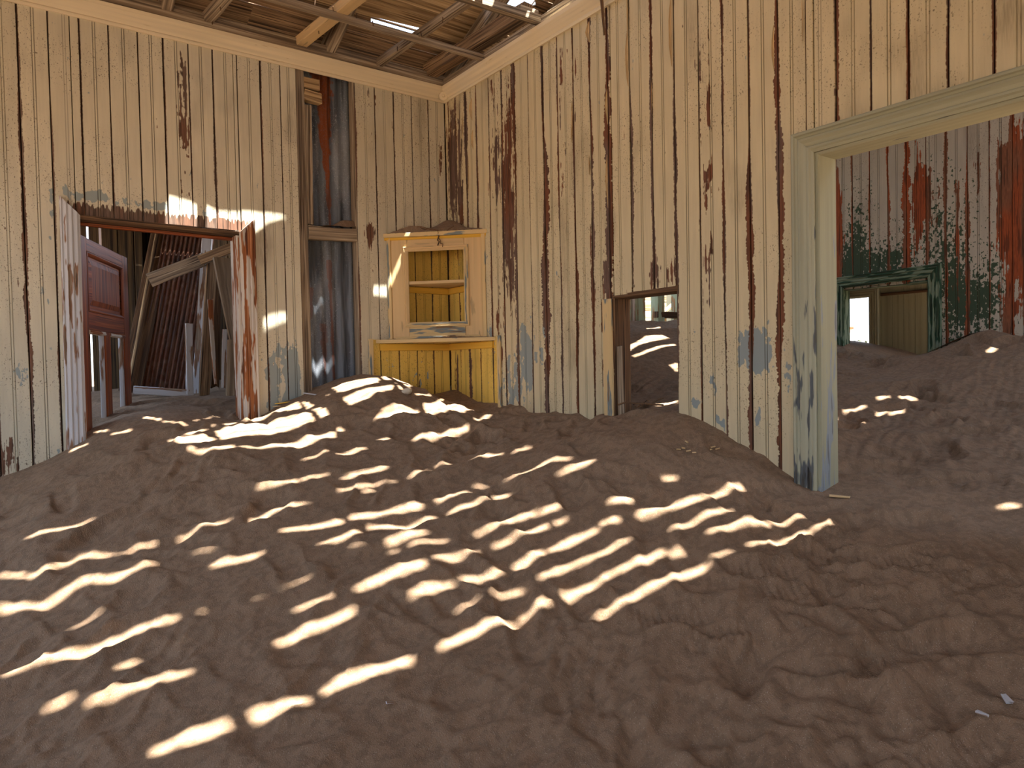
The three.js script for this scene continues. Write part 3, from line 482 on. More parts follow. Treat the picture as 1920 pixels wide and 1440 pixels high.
slit(690, 985, 8, 737, 986, 10, 833, 963, 7, 863, 950, 9, 917, 934, 3); slit(721, 1024, 9, 763, 1010, 13, 810, 1004, 4); slit(594, 1027, 2, 633, 1019, 11, 672, 1001, 11); slit(655, 1031, 3, 677, 1031, 2); slit(768, 1026, 4, 836, 1016, 3);
slit(707, 1039, 5, 743, 1034, 3); slit(890, 1001, 4, 947, 984, 7, 1006, 964, 8); slit(1014, 965, 8, 1044, 958, 10); slit(813, 1054, 8, 863, 1047, 5, 963, 1012, 5); slit(965, 1011, 5, 1013, 993, 11, 1058, 979, 4);
slit(863, 1085, 6, 912, 1080, 11, 970, 1057, 15, 1018, 1036, 10); slit(1030, 1031, 6, 1068, 1015, 13, 1117, 998, 7);
slit(920, 1116, 3, 982, 1101, 7, 1048, 1071, 8, 1107, 1047, 8, 1176, 1019, 4); slit(664, 1112, 4, 718, 1092, 15, 793, 1069, 17); slit(768, 1120, 11, 807, 1108, 13, 850, 1096, 4); slit(857, 1141, 2, 892, 1127, 3);
slit(977, 1157, 6, 1030, 1132, 17, 1107, 1094, 12, 1153, 1078, 9); slit(1155, 1077, 9, 1204, 1057, 15, 1243, 1039, 9); slit(1255, 1039, 9, 1278, 1042, 10); slit(1115, 1160, 4, 1153, 1143, 13, 1204, 1117, 12, 1280, 1085, 11, 1322, 1068, 13);
slit(822, 1224, 15, 873, 1192, 16, 912, 1176, 16, 968, 1166, 9); slit(1138, 954, 10, 1180, 945, 13); slit(1192, 974, 8, 1240, 960, 12, 1290, 945, 13, 1318, 937, 4); slit(1323, 938, 5, 1365, 922, 10, 1405, 912, 5);
slit(1412, 913, 5, 1440, 907, 9, 1455, 906, 4); slit(1126, 988, 8, 1156, 986, 8); slit(1258, 991, 6, 1290, 983, 6, 1330, 970, 8, 1368, 961, 3); slit(1323, 1010, 5, 1365, 1000, 7, 1398, 987, 9, 1440, 979, 8);
slit(1446, 974, 6, 1513, 970, 4, 1570, 956, 4); slit(1400, 1028, 4, 1453, 1016, 9, 1516, 1000, 7); slit(1522, 996, 6, 1572, 984, 9, 1648, 967, 4); slit(1331, 1056, 4, 1365, 1046, 4); slit(1243, 895, 6, 1268, 893, 4); slit(680, 921, 4, 700, 918, 4);
// missing boards over the mound by the cupboard
patch(S_, 317, 817, 345, 819, 384, 821, 403, 834, 334, 840); patch(S_, 403, 811, 472, 805, 521, 791, 577, 779, 589, 793, 510, 816, 480, 821, 414, 833); patch(S_, 450, 801, 487, 777, 540, 768, 557, 760, 564, 771, 512, 781);
patch(S_, 341, 817, 364, 809, 392, 808, 360, 816); slit(397, 804, 3, 439, 802, 3); patch(S_, 562, 757, 585, 751, 592, 761, 576, 771); patch(S_, 585, 771, 602, 766, 615, 781, 602, 787); patch(S_, 600, 743, 617, 744, 607, 748);
patch(S_, 622, 729, 660, 715, 703, 711, 716, 721, 675, 728, 634, 739); patch(S_, 714, 711, 750, 713, 776, 726, 765, 729, 724, 720); patch(S_, 643, 748, 686, 732, 737, 726, 733, 734, 675, 756, 653, 764); patch(S_, 744, 726, 772, 731, 750, 733);
patch(S_, 699, 791, 716, 772, 750, 764, 782, 764, 793, 772, 742, 781); patch(S_, 793, 757, 817, 754, 874, 755, 902, 767, 855, 769, 804, 772);
slit(351, 850, 5, 388, 855, 6, 437, 845, 6); slit(446, 844, 2, 480, 845, 3, 525, 836, 12, 570, 824, 12, 628, 812, 13); slit(633, 800, 11, 655, 800, 8); slit(887, 791, 4, 930, 781, 4, 975, 772, 4); slit(984, 774, 3, 1006, 771, 3);
slit(773, 830, 4, 818, 814, 10, 877, 799, 6); slit(565, 867, 2, 611, 853, 4); slit(630, 858, 4, 660, 849, 9, 699, 838, 5); slit(707, 829, 5, 729, 827, 4);
// through the low doorway
slit(178, 807, 3, 203, 805, 3); slit(210, 811, 3, 255, 802, 4); slit(270, 781, 5, 300, 786, 5); slit(306, 789, 2, 350, 796, 2); slit(362, 791, 2, 410, 776, 2); slit(133, 843, 4, 164, 829, 3);
slit(767, 742, 3, 806, 743, 2); slit(816, 746, 4, 846, 746, 4);
// on the doorway wall, the iron and the cupboard
patch(W_, 311, 372, 316, 372, 317, 361, 369, 376, 370, 430, 311, 424); patch(W_, 386, 376, 408, 388, 470, 391, 540, 402, 540, 408, 505, 418, 470, 440, 386, 430); patch(W_, 494, 592, 537, 581, 537, 601, 494, 617); patch(W_, 552, 573, 563, 567, 563, 598, 552, 602);
patch(I_, 586, 673, 642, 655, 642, 671, 586, 693); patch(I_, 590, 562, 608, 555, 608, 563, 590, 571);
const cupD = V(-cupboardX, 0, cupboardZ).normalize(), cupN = V(-cupD.z, 0, cupD.x), cupA = V(cupboardX, 0, 0), cupL = Math.hypot(cupboardX, cupboardZ);
const F_ = (x, y) => onPlane(x, y, cupA, cupN);
openRoof([V(-0.66, 2.02, 0), V(-0.42, 1.98, 0), V(-0.405, 2.05, 0), V(-0.42, 2.125, 0), V(-0.6, 2.11, 0), V(-0.66, 2.1, 0)]);
patch(F_, 790, 638, 806, 628, 822, 625, 845, 629, 858, 638); patch((x, y) => onY(x, y, 2.475), 757, 440, 772, 434, 786, 434, 775, 441); patch((x, y) => onY(x, y, 2.5), 781, 431, 790, 424, 798, 428, 796, 432);
// in the far room
slit(1583, 771, 4, 1620, 764, 4); slit(1558, 780, 7, 1570, 775, 5); slit(1584, 793, 5, 1615, 795, 4); slit(1645, 777, 8, 1660, 772, 6); slit(1668, 778, 5, 1690, 774, 5); slit(1642, 755, 4, 1662, 752, 5); slit(1684, 752, 4, 1713, 755, 5); slit(1851, 660, 8, 1866, 654, 6); slit(1872, 956, 6, 1904, 952, 6);
patch(S_, 1160, 671, 1180, 650, 1210, 633, 1240, 631, 1256, 636, 1230, 641, 1195, 650, 1172, 670); slit(1183, 674, 3, 1215, 660, 5, 1264, 649, 5); patch(S_, 1254, 684, 1270, 680, 1270, 696); slit(1212, 616, 2, 1236, 615, 3); slit(1228, 763, 3, 1266, 759, 6);
// gaps in the boards that the photograph looks up through
const skyGap = (...q) => { const p = []; for (let i = 0; i < q.length; i += 2) { const h = onPlane(q[i], q[i + 1], V(0, RY, 0), V(0, 1, -RS).normalize()); p.push([h.x, h.z * RN]); } holes[0].push(p); };
skyGap(695, 28, 740, 39, 786, 50, 788, 68, 755, 66, 695, 52);
skyGap(878, -14, 1000, -14, 1004, 8, 965, 22, 925, 14, 888, 3);

function clipPoly(poly, axis, lim, keepAbove) {
  const out = [];
  for (let i = 0; i < poly.length; i++) {
    const a = poly[i], b = poly[(i + 1) % poly.length], ia = keepAbove ? a[axis] >= lim : a[axis] <= lim, ib = keepAbove ? b[axis] >= lim : b[axis] <= lim;
    if (ia) out.push(a);
    if (ia !== ib) { const t = (lim - a[axis]) / (b[axis] - a[axis]); out.push([a[0] + (b[0] - a[0]) * t, a[1] + (b[1] - a[1]) * t]); }
  }
  return out;
}
const inside = (p, q) => { let r = false; for (let i = 0, j = q.length - 1; i < q.length; j = i++) if (q[i][1] > p[1] !== q[j][1] > p[1] && p[0] < (q[j][0] - q[i][0]) * (p[1] - q[i][1]) / (q[j][1] - q[i][1]) + q[i][0]) r = !r; return r; };
const crosses = (p, q) => { const o = (a, b, c) => (b[0] - a[0]) * (c[1] - a[1]) - (b[1] - a[1]) * (c[0] - a[0]); for (let i = 0; i < p.length; i++) for (let j = 0; j < q.length; j++) { const a = p[i], b = p[(i + 1) % p.length], c = q[j], d = q[(j + 1) % q.length]; if (o(a, b, c) * o(a, b, d) <= 0 && o(c, d, a) * o(c, d, b) <= 0) return true; } return inside(p[0], q) || inside(q[0], p); };
const area = (p) => p.reduce((s, a, i) => { const b = p[(i + 1) % p.length]; return s + a[0] * b[1] - b[0] * a[1]; }, 0) / 2;
const roof = thing('roof', 'gapped brown roof boards on rafters, open to the sky in places', 'roof', null, 'structure');
function roofRow(side, s0, s1, xs, matFor) {
  const a = side ? -RS / RN : RS / RN, b = 1 / RN, O = side ? V(0, RY + RS * RIDGE, RIDGE) : V(0, RY, 0);
  const basis = new THREE.Matrix4().makeBasis(V(1, 0, 0), V(0, a, b), V(0, -b, a)).setPosition(O);
  for (let k = 0; k + 1 < xs.length; k++) {
    const x0 = xs[k], x1 = xs[k + 1], e = 0.0015, sh = new THREE.Shape(), N = 6, w = rnd() * 40;
    const cut = [], ed = (x) => (side || s0 > 1.1 ? 0 : 0.004) * (noise(x * 7 + w, s0 * 9) - 0.5);
    for (let i = 0; i <= N; i++) { const x = mix(x0, x1, i / N); i ? sh.lineTo(x, s0 + ed(x)) : sh.moveTo(x, s0 + ed(x)); }
    for (let i = N; i >= 0; i--) { const x = mix(x0, x1, i / N); sh.lineTo(x, s1 - ed(x + 5)); }
    for (const h of holes[side]) {
      let p = h; if (Math.max(...p.map((q) => q[1])) < s0 || Math.min(...p.map((q) => q[1])) > s1 || Math.max(...p.map((q) => q[0])) < x0 || Math.min(...p.map((q) => q[0])) > x1) continue;
      for (const [ax, l, up] of [[0, x0 + e, true], [0, x1 - e, false], [1, s0 + (side || s0 > 1.1 ? 0 : 0.0022) + e, true], [1, s1 - (side || s0 > 1.1 ? 0 : 0.0022) - e, false]]) { p = clipPoly(p, ax, l, up); if (p.length < 3) break; }
      if (p.length < 3 || Math.abs(area(p)) < 3e-5) continue;
      p = p.filter((q, i) => { const n = p[(i + 1) % p.length]; return Math.hypot(q[0] - n[0], q[1] - n[1]) > 1e-4; });
      const box = (q) => [Math.min(...q.map((a) => a[0])), Math.max(...q.map((a) => a[0]))];
      for (const q of cut) if (p.length >= 3 && crosses(p, q)) { const [a, b] = box(q), l = clipPoly(p, 0, a - 0.002, false), r = clipPoly(p, 0, b + 0.002, true); p = (l.length > 2 ? Math.abs(area(l)) : 0) > (r.length > 2 ? Math.abs(area(r)) : 0) ? l : r; }
      if (p.length < 3 || Math.abs(area(p)) < 3e-5) continue;
      cut.push(p); sh.holes.push(new THREE.Path(p.map((q) => new THREE.Vector2(q[0], q[1]))));
    }
    const g = new THREE.ExtrudeGeometry(sh, { depth: 0.012, bevelEnabled: false, steps: 1 }), uv = g.attributes.uv, u0 = rnd() * 3, v0 = rnd() * 5;
    for (let i = 0; i < uv.count; i++) uv.setXY(i, uv.getY(i) + u0, uv.getX(i) + v0);
    g.applyMatrix4(basis); obj('plank', g, matFor(x0), roof);
  }
}
{
  const zs = [-0.26, -0.09, 0.088, 0.225, 0.4]; while (zs[zs.length - 1] < RIDGE - 0.2) zs.push(zs[zs.length - 1] + 0.168); zs[zs.length - 1] = RIDGE;
  for (let i = 0; i + 1 < zs.length; i++) { const xs = [-4.8, rr(-3.6, -2.9), rr(-1.55, -1.2), rr(0.2, 0.8), 3.6], g = zs[i] > 1 ? 0 : 0.001 + 0.0016 * rnd(); roofRow(0, zs[i] * RN + g, zs[i + 1] * RN - g, xs, (x) => (i >= 3 && x > -2 && x < 0 ? M.roofPale : M.roof)); }
  for (let z = RIDGE; z < BACK_END - 0.1; z += 0.18) roofRow(1, (z - RIDGE) * RN, (z + 0.18 - RIDGE) * RN, z > 5.1 ? [-4.8, rr(-3.4, -2.4), 0.5] : [-4.8, rr(-3.4, -2.4), rr(-1, 0), 3.6], () => M.roof);  // out of view, rear rows stop short so daylight reaches both rooms
  obj('rafter', beam(V(0.03, RY - 0.075 - 0.1 * RS, -0.1), V(0.03, RY - 0.075 + 1.2 * RS, 1.2), 0.06, 0.12, V(0, 1, 0), { seg: 0.4, rag: 0.05 }), M.grey, roof);
  for (const x of [-4.3, -3.4, -2.66, -1.95, -0.92, 0.5, 0.92, 2.3, 3.0]) {
    obj('rafter', beam(V(x, RY - 0.075 - 0.1 * RS, -0.1), V(x, RY - 0.075 + RIDGE * RS, RIDGE), 0.06, 0.12, V(0, 1, 0), { seg: 0.6 }), M.grey, roof);
    obj('rafter', beam(V(x, RY - 0.075 + RIDGE * RS, RIDGE), V(x, RY - 0.075 - 0.1 * RS, 2 * RIDGE + 0.1), 0.06, 0.12, V(0, 1, 0), { seg: 0.6 }), M.grey, roof);
  }
  obj('tie_beam', beam(V(-0.13, 3.73, -0.02), V(0.05, 3.83, 1.0), 0.09, 0.1, V(0, 1, 0)), M.roof, roof);
  obj('wall_plate', slab(-4.6, 3.625, -0.1, 0.05, 3.715, 0.03), M.grey, roof);
  obj('wall_plate', slab(-0.025, 3.625, -0.1, 0.09, 3.69, 7.2), M.grey, roof);
}
// corrugated iron: a real sheet with two faces and a rim
function ironGeo(w, h, { pitch = 0.076, amp = 0.009, t = 0.0012, ny = 6, bend = 0, ragged = 0 } = {}) {
  const nx = Math.round(w / pitch * 10), g = new G(), P = (i, j, s) => { const x = (i / nx - 0.5) * w, f = j / ny, y = f * h + (ragged && j === ny ? ragged * (noise(x * 30, h) - 0.5) : 0); return V(x, y, amp * Math.sin(x / pitch * 2 * Math.PI) + s * t + bend * Math.sin(f * Math.PI)); };
  const U = (i, j) => [i / nx, j / ny];
  for (const s of [1, -1]) for (let j = 0; j < ny; j++) for (let i = 0; i < nx; i++) { const a = P(i, j, s), b = P(i + 1, j, s), c = P(i + 1, j + 1, s), d = P(i, j + 1, s); s > 0 ? g.quad(a, b, c, d, U(i, j), U(i + 1, j), U(i + 1, j + 1), U(i, j + 1)) : g.quad(b, a, d, c, U(i + 1, j), U(i, j), U(i, j + 1), U(i + 1, j + 1)); }
  for (const j of [0, ny]) for (let i = 0; i < nx; i++) g.quad(P(i, j, -1), P(i + 1, j, -1), P(i + 1, j, 1), P(i, j, 1), U(i, j), U(i + 1, j), U(i + 1, j), U(i, j));
  return g.build();
}
function ironMaterial(W, H, w, h, streaks, baseHex, rustHex, paleHex, general, metal = 0.35) {
  const cb = hex(baseHex), cr = hex(rustHex), cp = hex(paleHex), cd = hex('#3a1c0e'), dark = hex('#22242a');
  const map = dataTexture(W, H, (u, v, o) => {
    const x = u * w, y = v * h, f = fbm(x * 40, y * 3, 3), g = noise(x * 260, y * 240), q = fbm(x * 9 + 4, y * 2, 3), m = fbm(x * 30, y * 24, 3);
    o[0] = cb[0]; o[1] = cb[1]; o[2] = cb[2];
    lerp3(o, dark, 0.6 * sstep(0.45, 0.7, f)); lerp3(o, cp, 0.55 * sstep(0.72, 0.95, g) * sstep(0.35, 0.6, q)); lerp3(o, cp, 0.35 * sstep(0.55, 0.75, q));
    let r = general * sstep(0.45, 0.65, m * 0.6 + q * 0.4);
    for (const [a, b, ra, y0, y1, k] of streaks) { const t = clamp((y - y0) / (y1 - y0)), cx = mix(a, b, 1 - t), d = Math.abs(x - cx) / (ra * (0.35 + 0.65 * t)) + 1.3 * (m - 0.5) + 0.8 * (f - 0.5); if (y > y0 - 0.03 && y < y1 + 0.02) r = Math.max(r, k * sstep(1.15, 0.75, d) * sstep(y0 - 0.02, y0 + 0.03, y) * (0.7 + 0.5 * g)); }
    r = clamp(r); lerp3(o, cr, r); lerp3(o, cd, r * sstep(0.5, 0.75, f) * 0.8);
  }, true, false);
  return new THREE.MeshStandardMaterial({ map, roughness: 0.7, metalness: metal, side: THREE.DoubleSide, flatShading: false });
}
const matIron = ironMaterial(384, 1024, 0.66, 2.7, [[0.32, 0.34, 0.09, 2.05, 2.75, 1], [0.34, 0.345, 0.034, 1.8, 2.3, 1], [0.345, 0.355, 0.02, 1.5, 1.8, 0.7], [0.34, 0.36, 0.018, 0.15, 1.3, 0.5], [0.29, 0.29, 0.03, 0.5, 0.85, 0.35], [0.2, 0.2, 0.02, 0.9, 1.1, 0.4]], '#727c88', '#8e4a20', '#b9c2cc', 0.04, 0.15);
const matRust = ironMaterial(384, 768, 0.7, 2.0, [], '#7b5540', '#6d3d26', '#a98a72', 0.75, 0.1);
const smooth = (g) => { g.computeVertexNormals(); return g; };
{
  const s = obj('corrugated_sheet', ironGeo(0.66, 2.7), matIron); s.position.set(-0.93, 0.95, -0.108); s.castShadow = true;
  tag(s, 'dark blue-grey corrugated iron with an orange rust streak, standing upright in the stud gap', 'iron sheet');
  const r = obj('roof_and_sunblock_iron', ironGeo(1.5, 0.34), matRust, roof); r.position.set(-0.6, RY + 0.30, 0.2); r.rotation.x = Math.PI / 2 - Math.atan(RS);  // added unseen sheet, raised to keep sun from the gap off the wall
  const q = obj('roof_and_sunblock_iron', ironGeo(0.7, 0.5), matRust, roof); q.position.set(0.11, RY + 0.5, 0.66); q.rotation.x = Math.PI / 2 - Math.atan(RS);  // second added unseen sheet, keeps stray sun off the cupboard
  for (const [x, z, h] of [[-1.28, 0.36, 0.24], [0.1, 0.36, 0.24], [0.4, 0.92, 0.2], [0.06, 1.06, 0.2]]) obj('added_sunblock_prop', slab(x - 0.02, RY + RS * z, z - 0.02, x + 0.02, RY + RS * z + h, z + 0.02), M.grey, roof);  // added supports under the two raised sun-blocking sheets
  const e = obj('roof_and_sunblock_iron', ironGeo(4.9, 0.42), matRust, roof); e.position.set(-2.2, RY - 0.115, -0.36); e.rotation.x = Math.PI / 2 - Math.atan(RS);
}
// ------------------------------------------------------------------ what is left of the ceiling frame
const ceiling = thing('ceiling', 'bare lattice of weathered ceiling joists left above the cornices', 'ceiling', null, 'structure');
const joist = (x0, z0, x1, z1, y0, y1, w, h, m) => obj('joist', beam(V(x0, y0, z0), V(x1, y1, z1), w, h, V(0, 1, 0), { wear: 0.002, rag: 0.004 }), m, ceiling);
joist(-1.72, -0.04, -1.60, 1.3, 3.70, 3.71, 0.05, 0.07, M.grey); joist(-1.13, -0.04, -0.98, 1.5, 3.695, 3.71, 0.075, 0.06, M.cream); joist(-1.095, -0.04, -0.945, 1.5, 3.735, 3.75, 0.02, 0.12, M.grey);
joist(-0.56, -0.04, -0.46, 1.5, 3.69, 3.70, 0.05, 0.055, M.grey); joist(-2.28, -0.04, -2.2, 1.0, 3.70, 3.70, 0.07, 0.05, M.grey); joist(-2.17, -0.05, -2.19, 0.2, 3.72, 3.9, 0.05, 0.03, M.brown);
joist(-1.62, 0.557, -0.015, 0.568, 3.655, 3.655, 0.034, 0.045, M.grey); joist(-0.62, 1.165, -0.005, 1.19, 3.67, 3.67, 0.055, 0.05, M.grey); joist(-0.12, 1.12, 0.02, 1.125, 3.73, 3.73, 0.03, 0.07, M.grey);

// ------------------------------------------------------------------ corner cupboard
{
  const c = thing('corner_cupboard', 'built-in corner cupboard, cream front with one open shelf hole above a yellow recess', 'cupboard');
  const at = (s, y, o = 0) => cupA.clone().addScaledVector(cupD, s).addScaledVector(cupN, o).setY(y), sOf = (x, y) => F_(x, y).sub(cupA).dot(cupD), bw = V(0, 1, 0);
  const s0 = sOf(766, 540), s1 = sOf(871, 540), y0 = F_(820, 604).y, y1 = F_(820, 469).y, L = cupL, TOPY = 2.445;
  const panel = (n, a, b, p, q, m = M.cream) => obj(n, b - a > q - p ? beam(at(a, (p + q) / 2, -0.012), at(b, (p + q) / 2, -0.012), 0.022, q - p, bw, { wear: 0.0008 }) : beam(at((a + b) / 2, p, -0.012), at((a + b) / 2, q, -0.012), b - a, 0.022, cupN, { wear: 0.0008 }), m, c);
  panel('stile', 0.035, s0, SILL, TOPY); panel('stile', s1, L - 0.03, SILL, TOPY); panel('rail', s0, s1, y1, TOPY); panel('rail', s0, s1, SILL, y0, M.creamWorn);
  obj('edge_strip', beam(at(0.02, SILL, -0.006), at(0.02, TOPY, -0.006), 0.03, 0.03, cupN, { wear: 0.001 }), M.creamWorn, c); obj('edge_strip', beam(at(L - 0.018, SILL, -0.006), at(L - 0.018, TOPY, -0.006), 0.03, 0.03, cupN, { wear: 0.001 }), M.creamWorn, c);
  obj('edge_strip', beam(at(0.06, SILL + 0.012, 0.006), at(L - 0.05, SILL + 0.012, 0.006), 0.014, 0.024, bw), M.creamWorn, c);
  const pr = [[0, 0], [0, 0.012], [0.006, 0.016], [0.014, 0.01], [0.02, 0.014], [0.03, 0.006], [0.035, 0.003], [0.035, 0]], q = 0.032;
  obj('moulding', moulding(at(s0 - q, y0 - q), at(s0 - q, y1 + q), cupD, cupN, pr, 1, 1), M.cream, c); obj('moulding', moulding(at(s1 + q, y0 - q), at(s1 + q, y1 + q), cupD.clone().negate(), cupN, pr, 1, 1), M.creamWorn, c);
  obj('moulding', moulding(at(s0 - q, y1 + q), at(s1 + q, y1 + q), V(0, -1, 0), cupN, pr, 1, 1), M.cream, c); obj('moulding', moulding(at(s0 - q, y0 - q), at(s1 + q, y0 - q), V(0, 1, 0), cupN, pr, 1, 1), M.creamWorn, c);
  const tri = (n, ax, bz, y, th, m, r = 0.004) => { const sh = new THREE.Shape([[0.001, 0.001], [ax, 0.001], [0.001, bz]].map(([x, z]) => new THREE.Vector2(x, z))), g = new THREE.ExtrudeGeometry(sh, { depth: th - 2 * r, bevelEnabled: true, bevelSize: r, bevelThickness: r, bevelSegments: 2 }); g.rotateX(Math.PI / 2); g.scale(-1, 1, 1); const ix = g.attributes.position; g.translate(-0.006, y + th - r, 0.006); const p = g.attributes.position, u = g.attributes.uv; for (let i = 0; i < p.count; i++) u.setXY(i, p.getX(i) - p.getZ(i) + 3 + p.getY(i), p.getX(i) + p.getZ(i)); for (let i = 0; i < p.count; i += 3) { for (const A of [p, u]) { const w = A.itemSize, a = A.array; for (let k = 0; k < w; k++) { const t = a[(i + 1) * w + k]; a[(i + 1) * w + k] = a[(i + 2) * w + k]; a[(i + 2) * w + k] = t; } } } g.computeVertexNormals(); return obj(n, g, m, c); };
  tri('sill', 0.615, 0.61, SILL - 0.022, 0.026, M.creamWorn); tri('top_board', 0.537, 0.53, TOPY - 0.002, 0.03, M.creamWorn);
  obj('edge_strip', beam(at(-0.01, TOPY - 0.012, -0.002), at(L + 0.01, TOPY - 0.012, -0.002), 0.02, 0.022, bw), M.yellow, c);
  const shelfY = F_(820, 527).y - 0.016; tri('shelf', 0.5, 0.49, shelfY, 0.022, M.cream);
  obj('cleat', slab(-0.49, shelfY - 0.05, 0.002, 0, shelfY - 0.004, 0.02), M.yellow, c); obj('cleat', slab(-0.02, shelfY - 0.05, 0.002, -0.002, shelfY - 0.004, 0.48), M.yellow, c);
  obj('cleat', slab(-0.6, SILL - 0.075, 0.002, 0, SILL - 0.026, 0.022), M.yellow, c); obj('cleat', slab(-0.022, SILL - 0.075, 0.002, -0.002, SILL - 0.026, 0.6), M.yellow, c);
  obj('side_strip', slab(-0.69, 1.1, 0.002, -0.655, SILL + 0.01, 0.024), M.creamWorn, c); obj('side_strip', slab(-0.024, 1.1, 0.655, -0.002, SILL + 0.01, 0.69), M.creamWorn, c);
}
// little drifts of sand lying on boards
function drift(name, x0, x1, z0, z1, y, inside, height, label, nx = 26, nz = 14) {
  const g = new G(), H = (i, j) => { const x = mix(x0, x1, i / nx), z = mix(z0, z1, j / nz), e = inside(x, z); return V(x, y + (e > 0 ? height(x, z) * sstep(0, 0.05, e) : -0.003), z); };
  for (let j = 0; j < nz; j++) for (let i = 0; i < nx; i++) { const a = H(i, j), b = H(i, j + 1), c = H(i + 1, j + 1), d = H(i + 1, j), t = (p) => [p.x, p.z]; if (Math.max(a.y, b.y, c.y, d.y) > y) g.quad(a, b, c, d, t(a), t(b), t(c), t(d)); }
  return tag(obj(name, g.build(), matSand), label, 'sand', null, 'stuff');
}
drift('sand_drift', -0.55, -0.005, 0.005, 0.55, 2.474, (x, z) => 0.515 - (-x) - z, (x, z) => 0.012 + 0.11 * Math.exp(-(((x + 0.06) / 0.12) ** 2 + ((z - 0.12) / 0.16) ** 2)) + 0.045 * Math.exp(-(((x + 0.33) / 0.12) ** 2 + ((z - 0.08) / 0.1) ** 2)) + 0.012 * fbm(x * 20, z * 20, 2), 'small brown sand heap lying on top of the corner cupboard');
drift('sand_drift', -1.1, -0.745, -0.1, -0.015, 2.483, (x, z) => 0.03 + (x + 0.98) * 0.4, (x, z) => 0.01 + 0.06 * sstep(-0.95, -0.8, x) * sstep(-0.01, -0.07, z) + 0.01 * fbm(x * 30, z * 30, 2), 'thin brown sand drift resting on the cross timber of the stud gap', 20, 8);
drift('sand_drift', -0.6, -0.005, 0.005, 0.6, SILL + 0.005, (x, z) => 0.6 - (-x) - z - 0.03, (x, z) => 0.003 + 0.02 * Math.exp(-(((x + 0.2) / 0.14) ** 2 + ((z - 0.34) / 0.1) ** 2)) + 0.006 * fbm(x * 20, z * 20, 2), 'light sand dusting along the cupboard sill above the yellow recess');

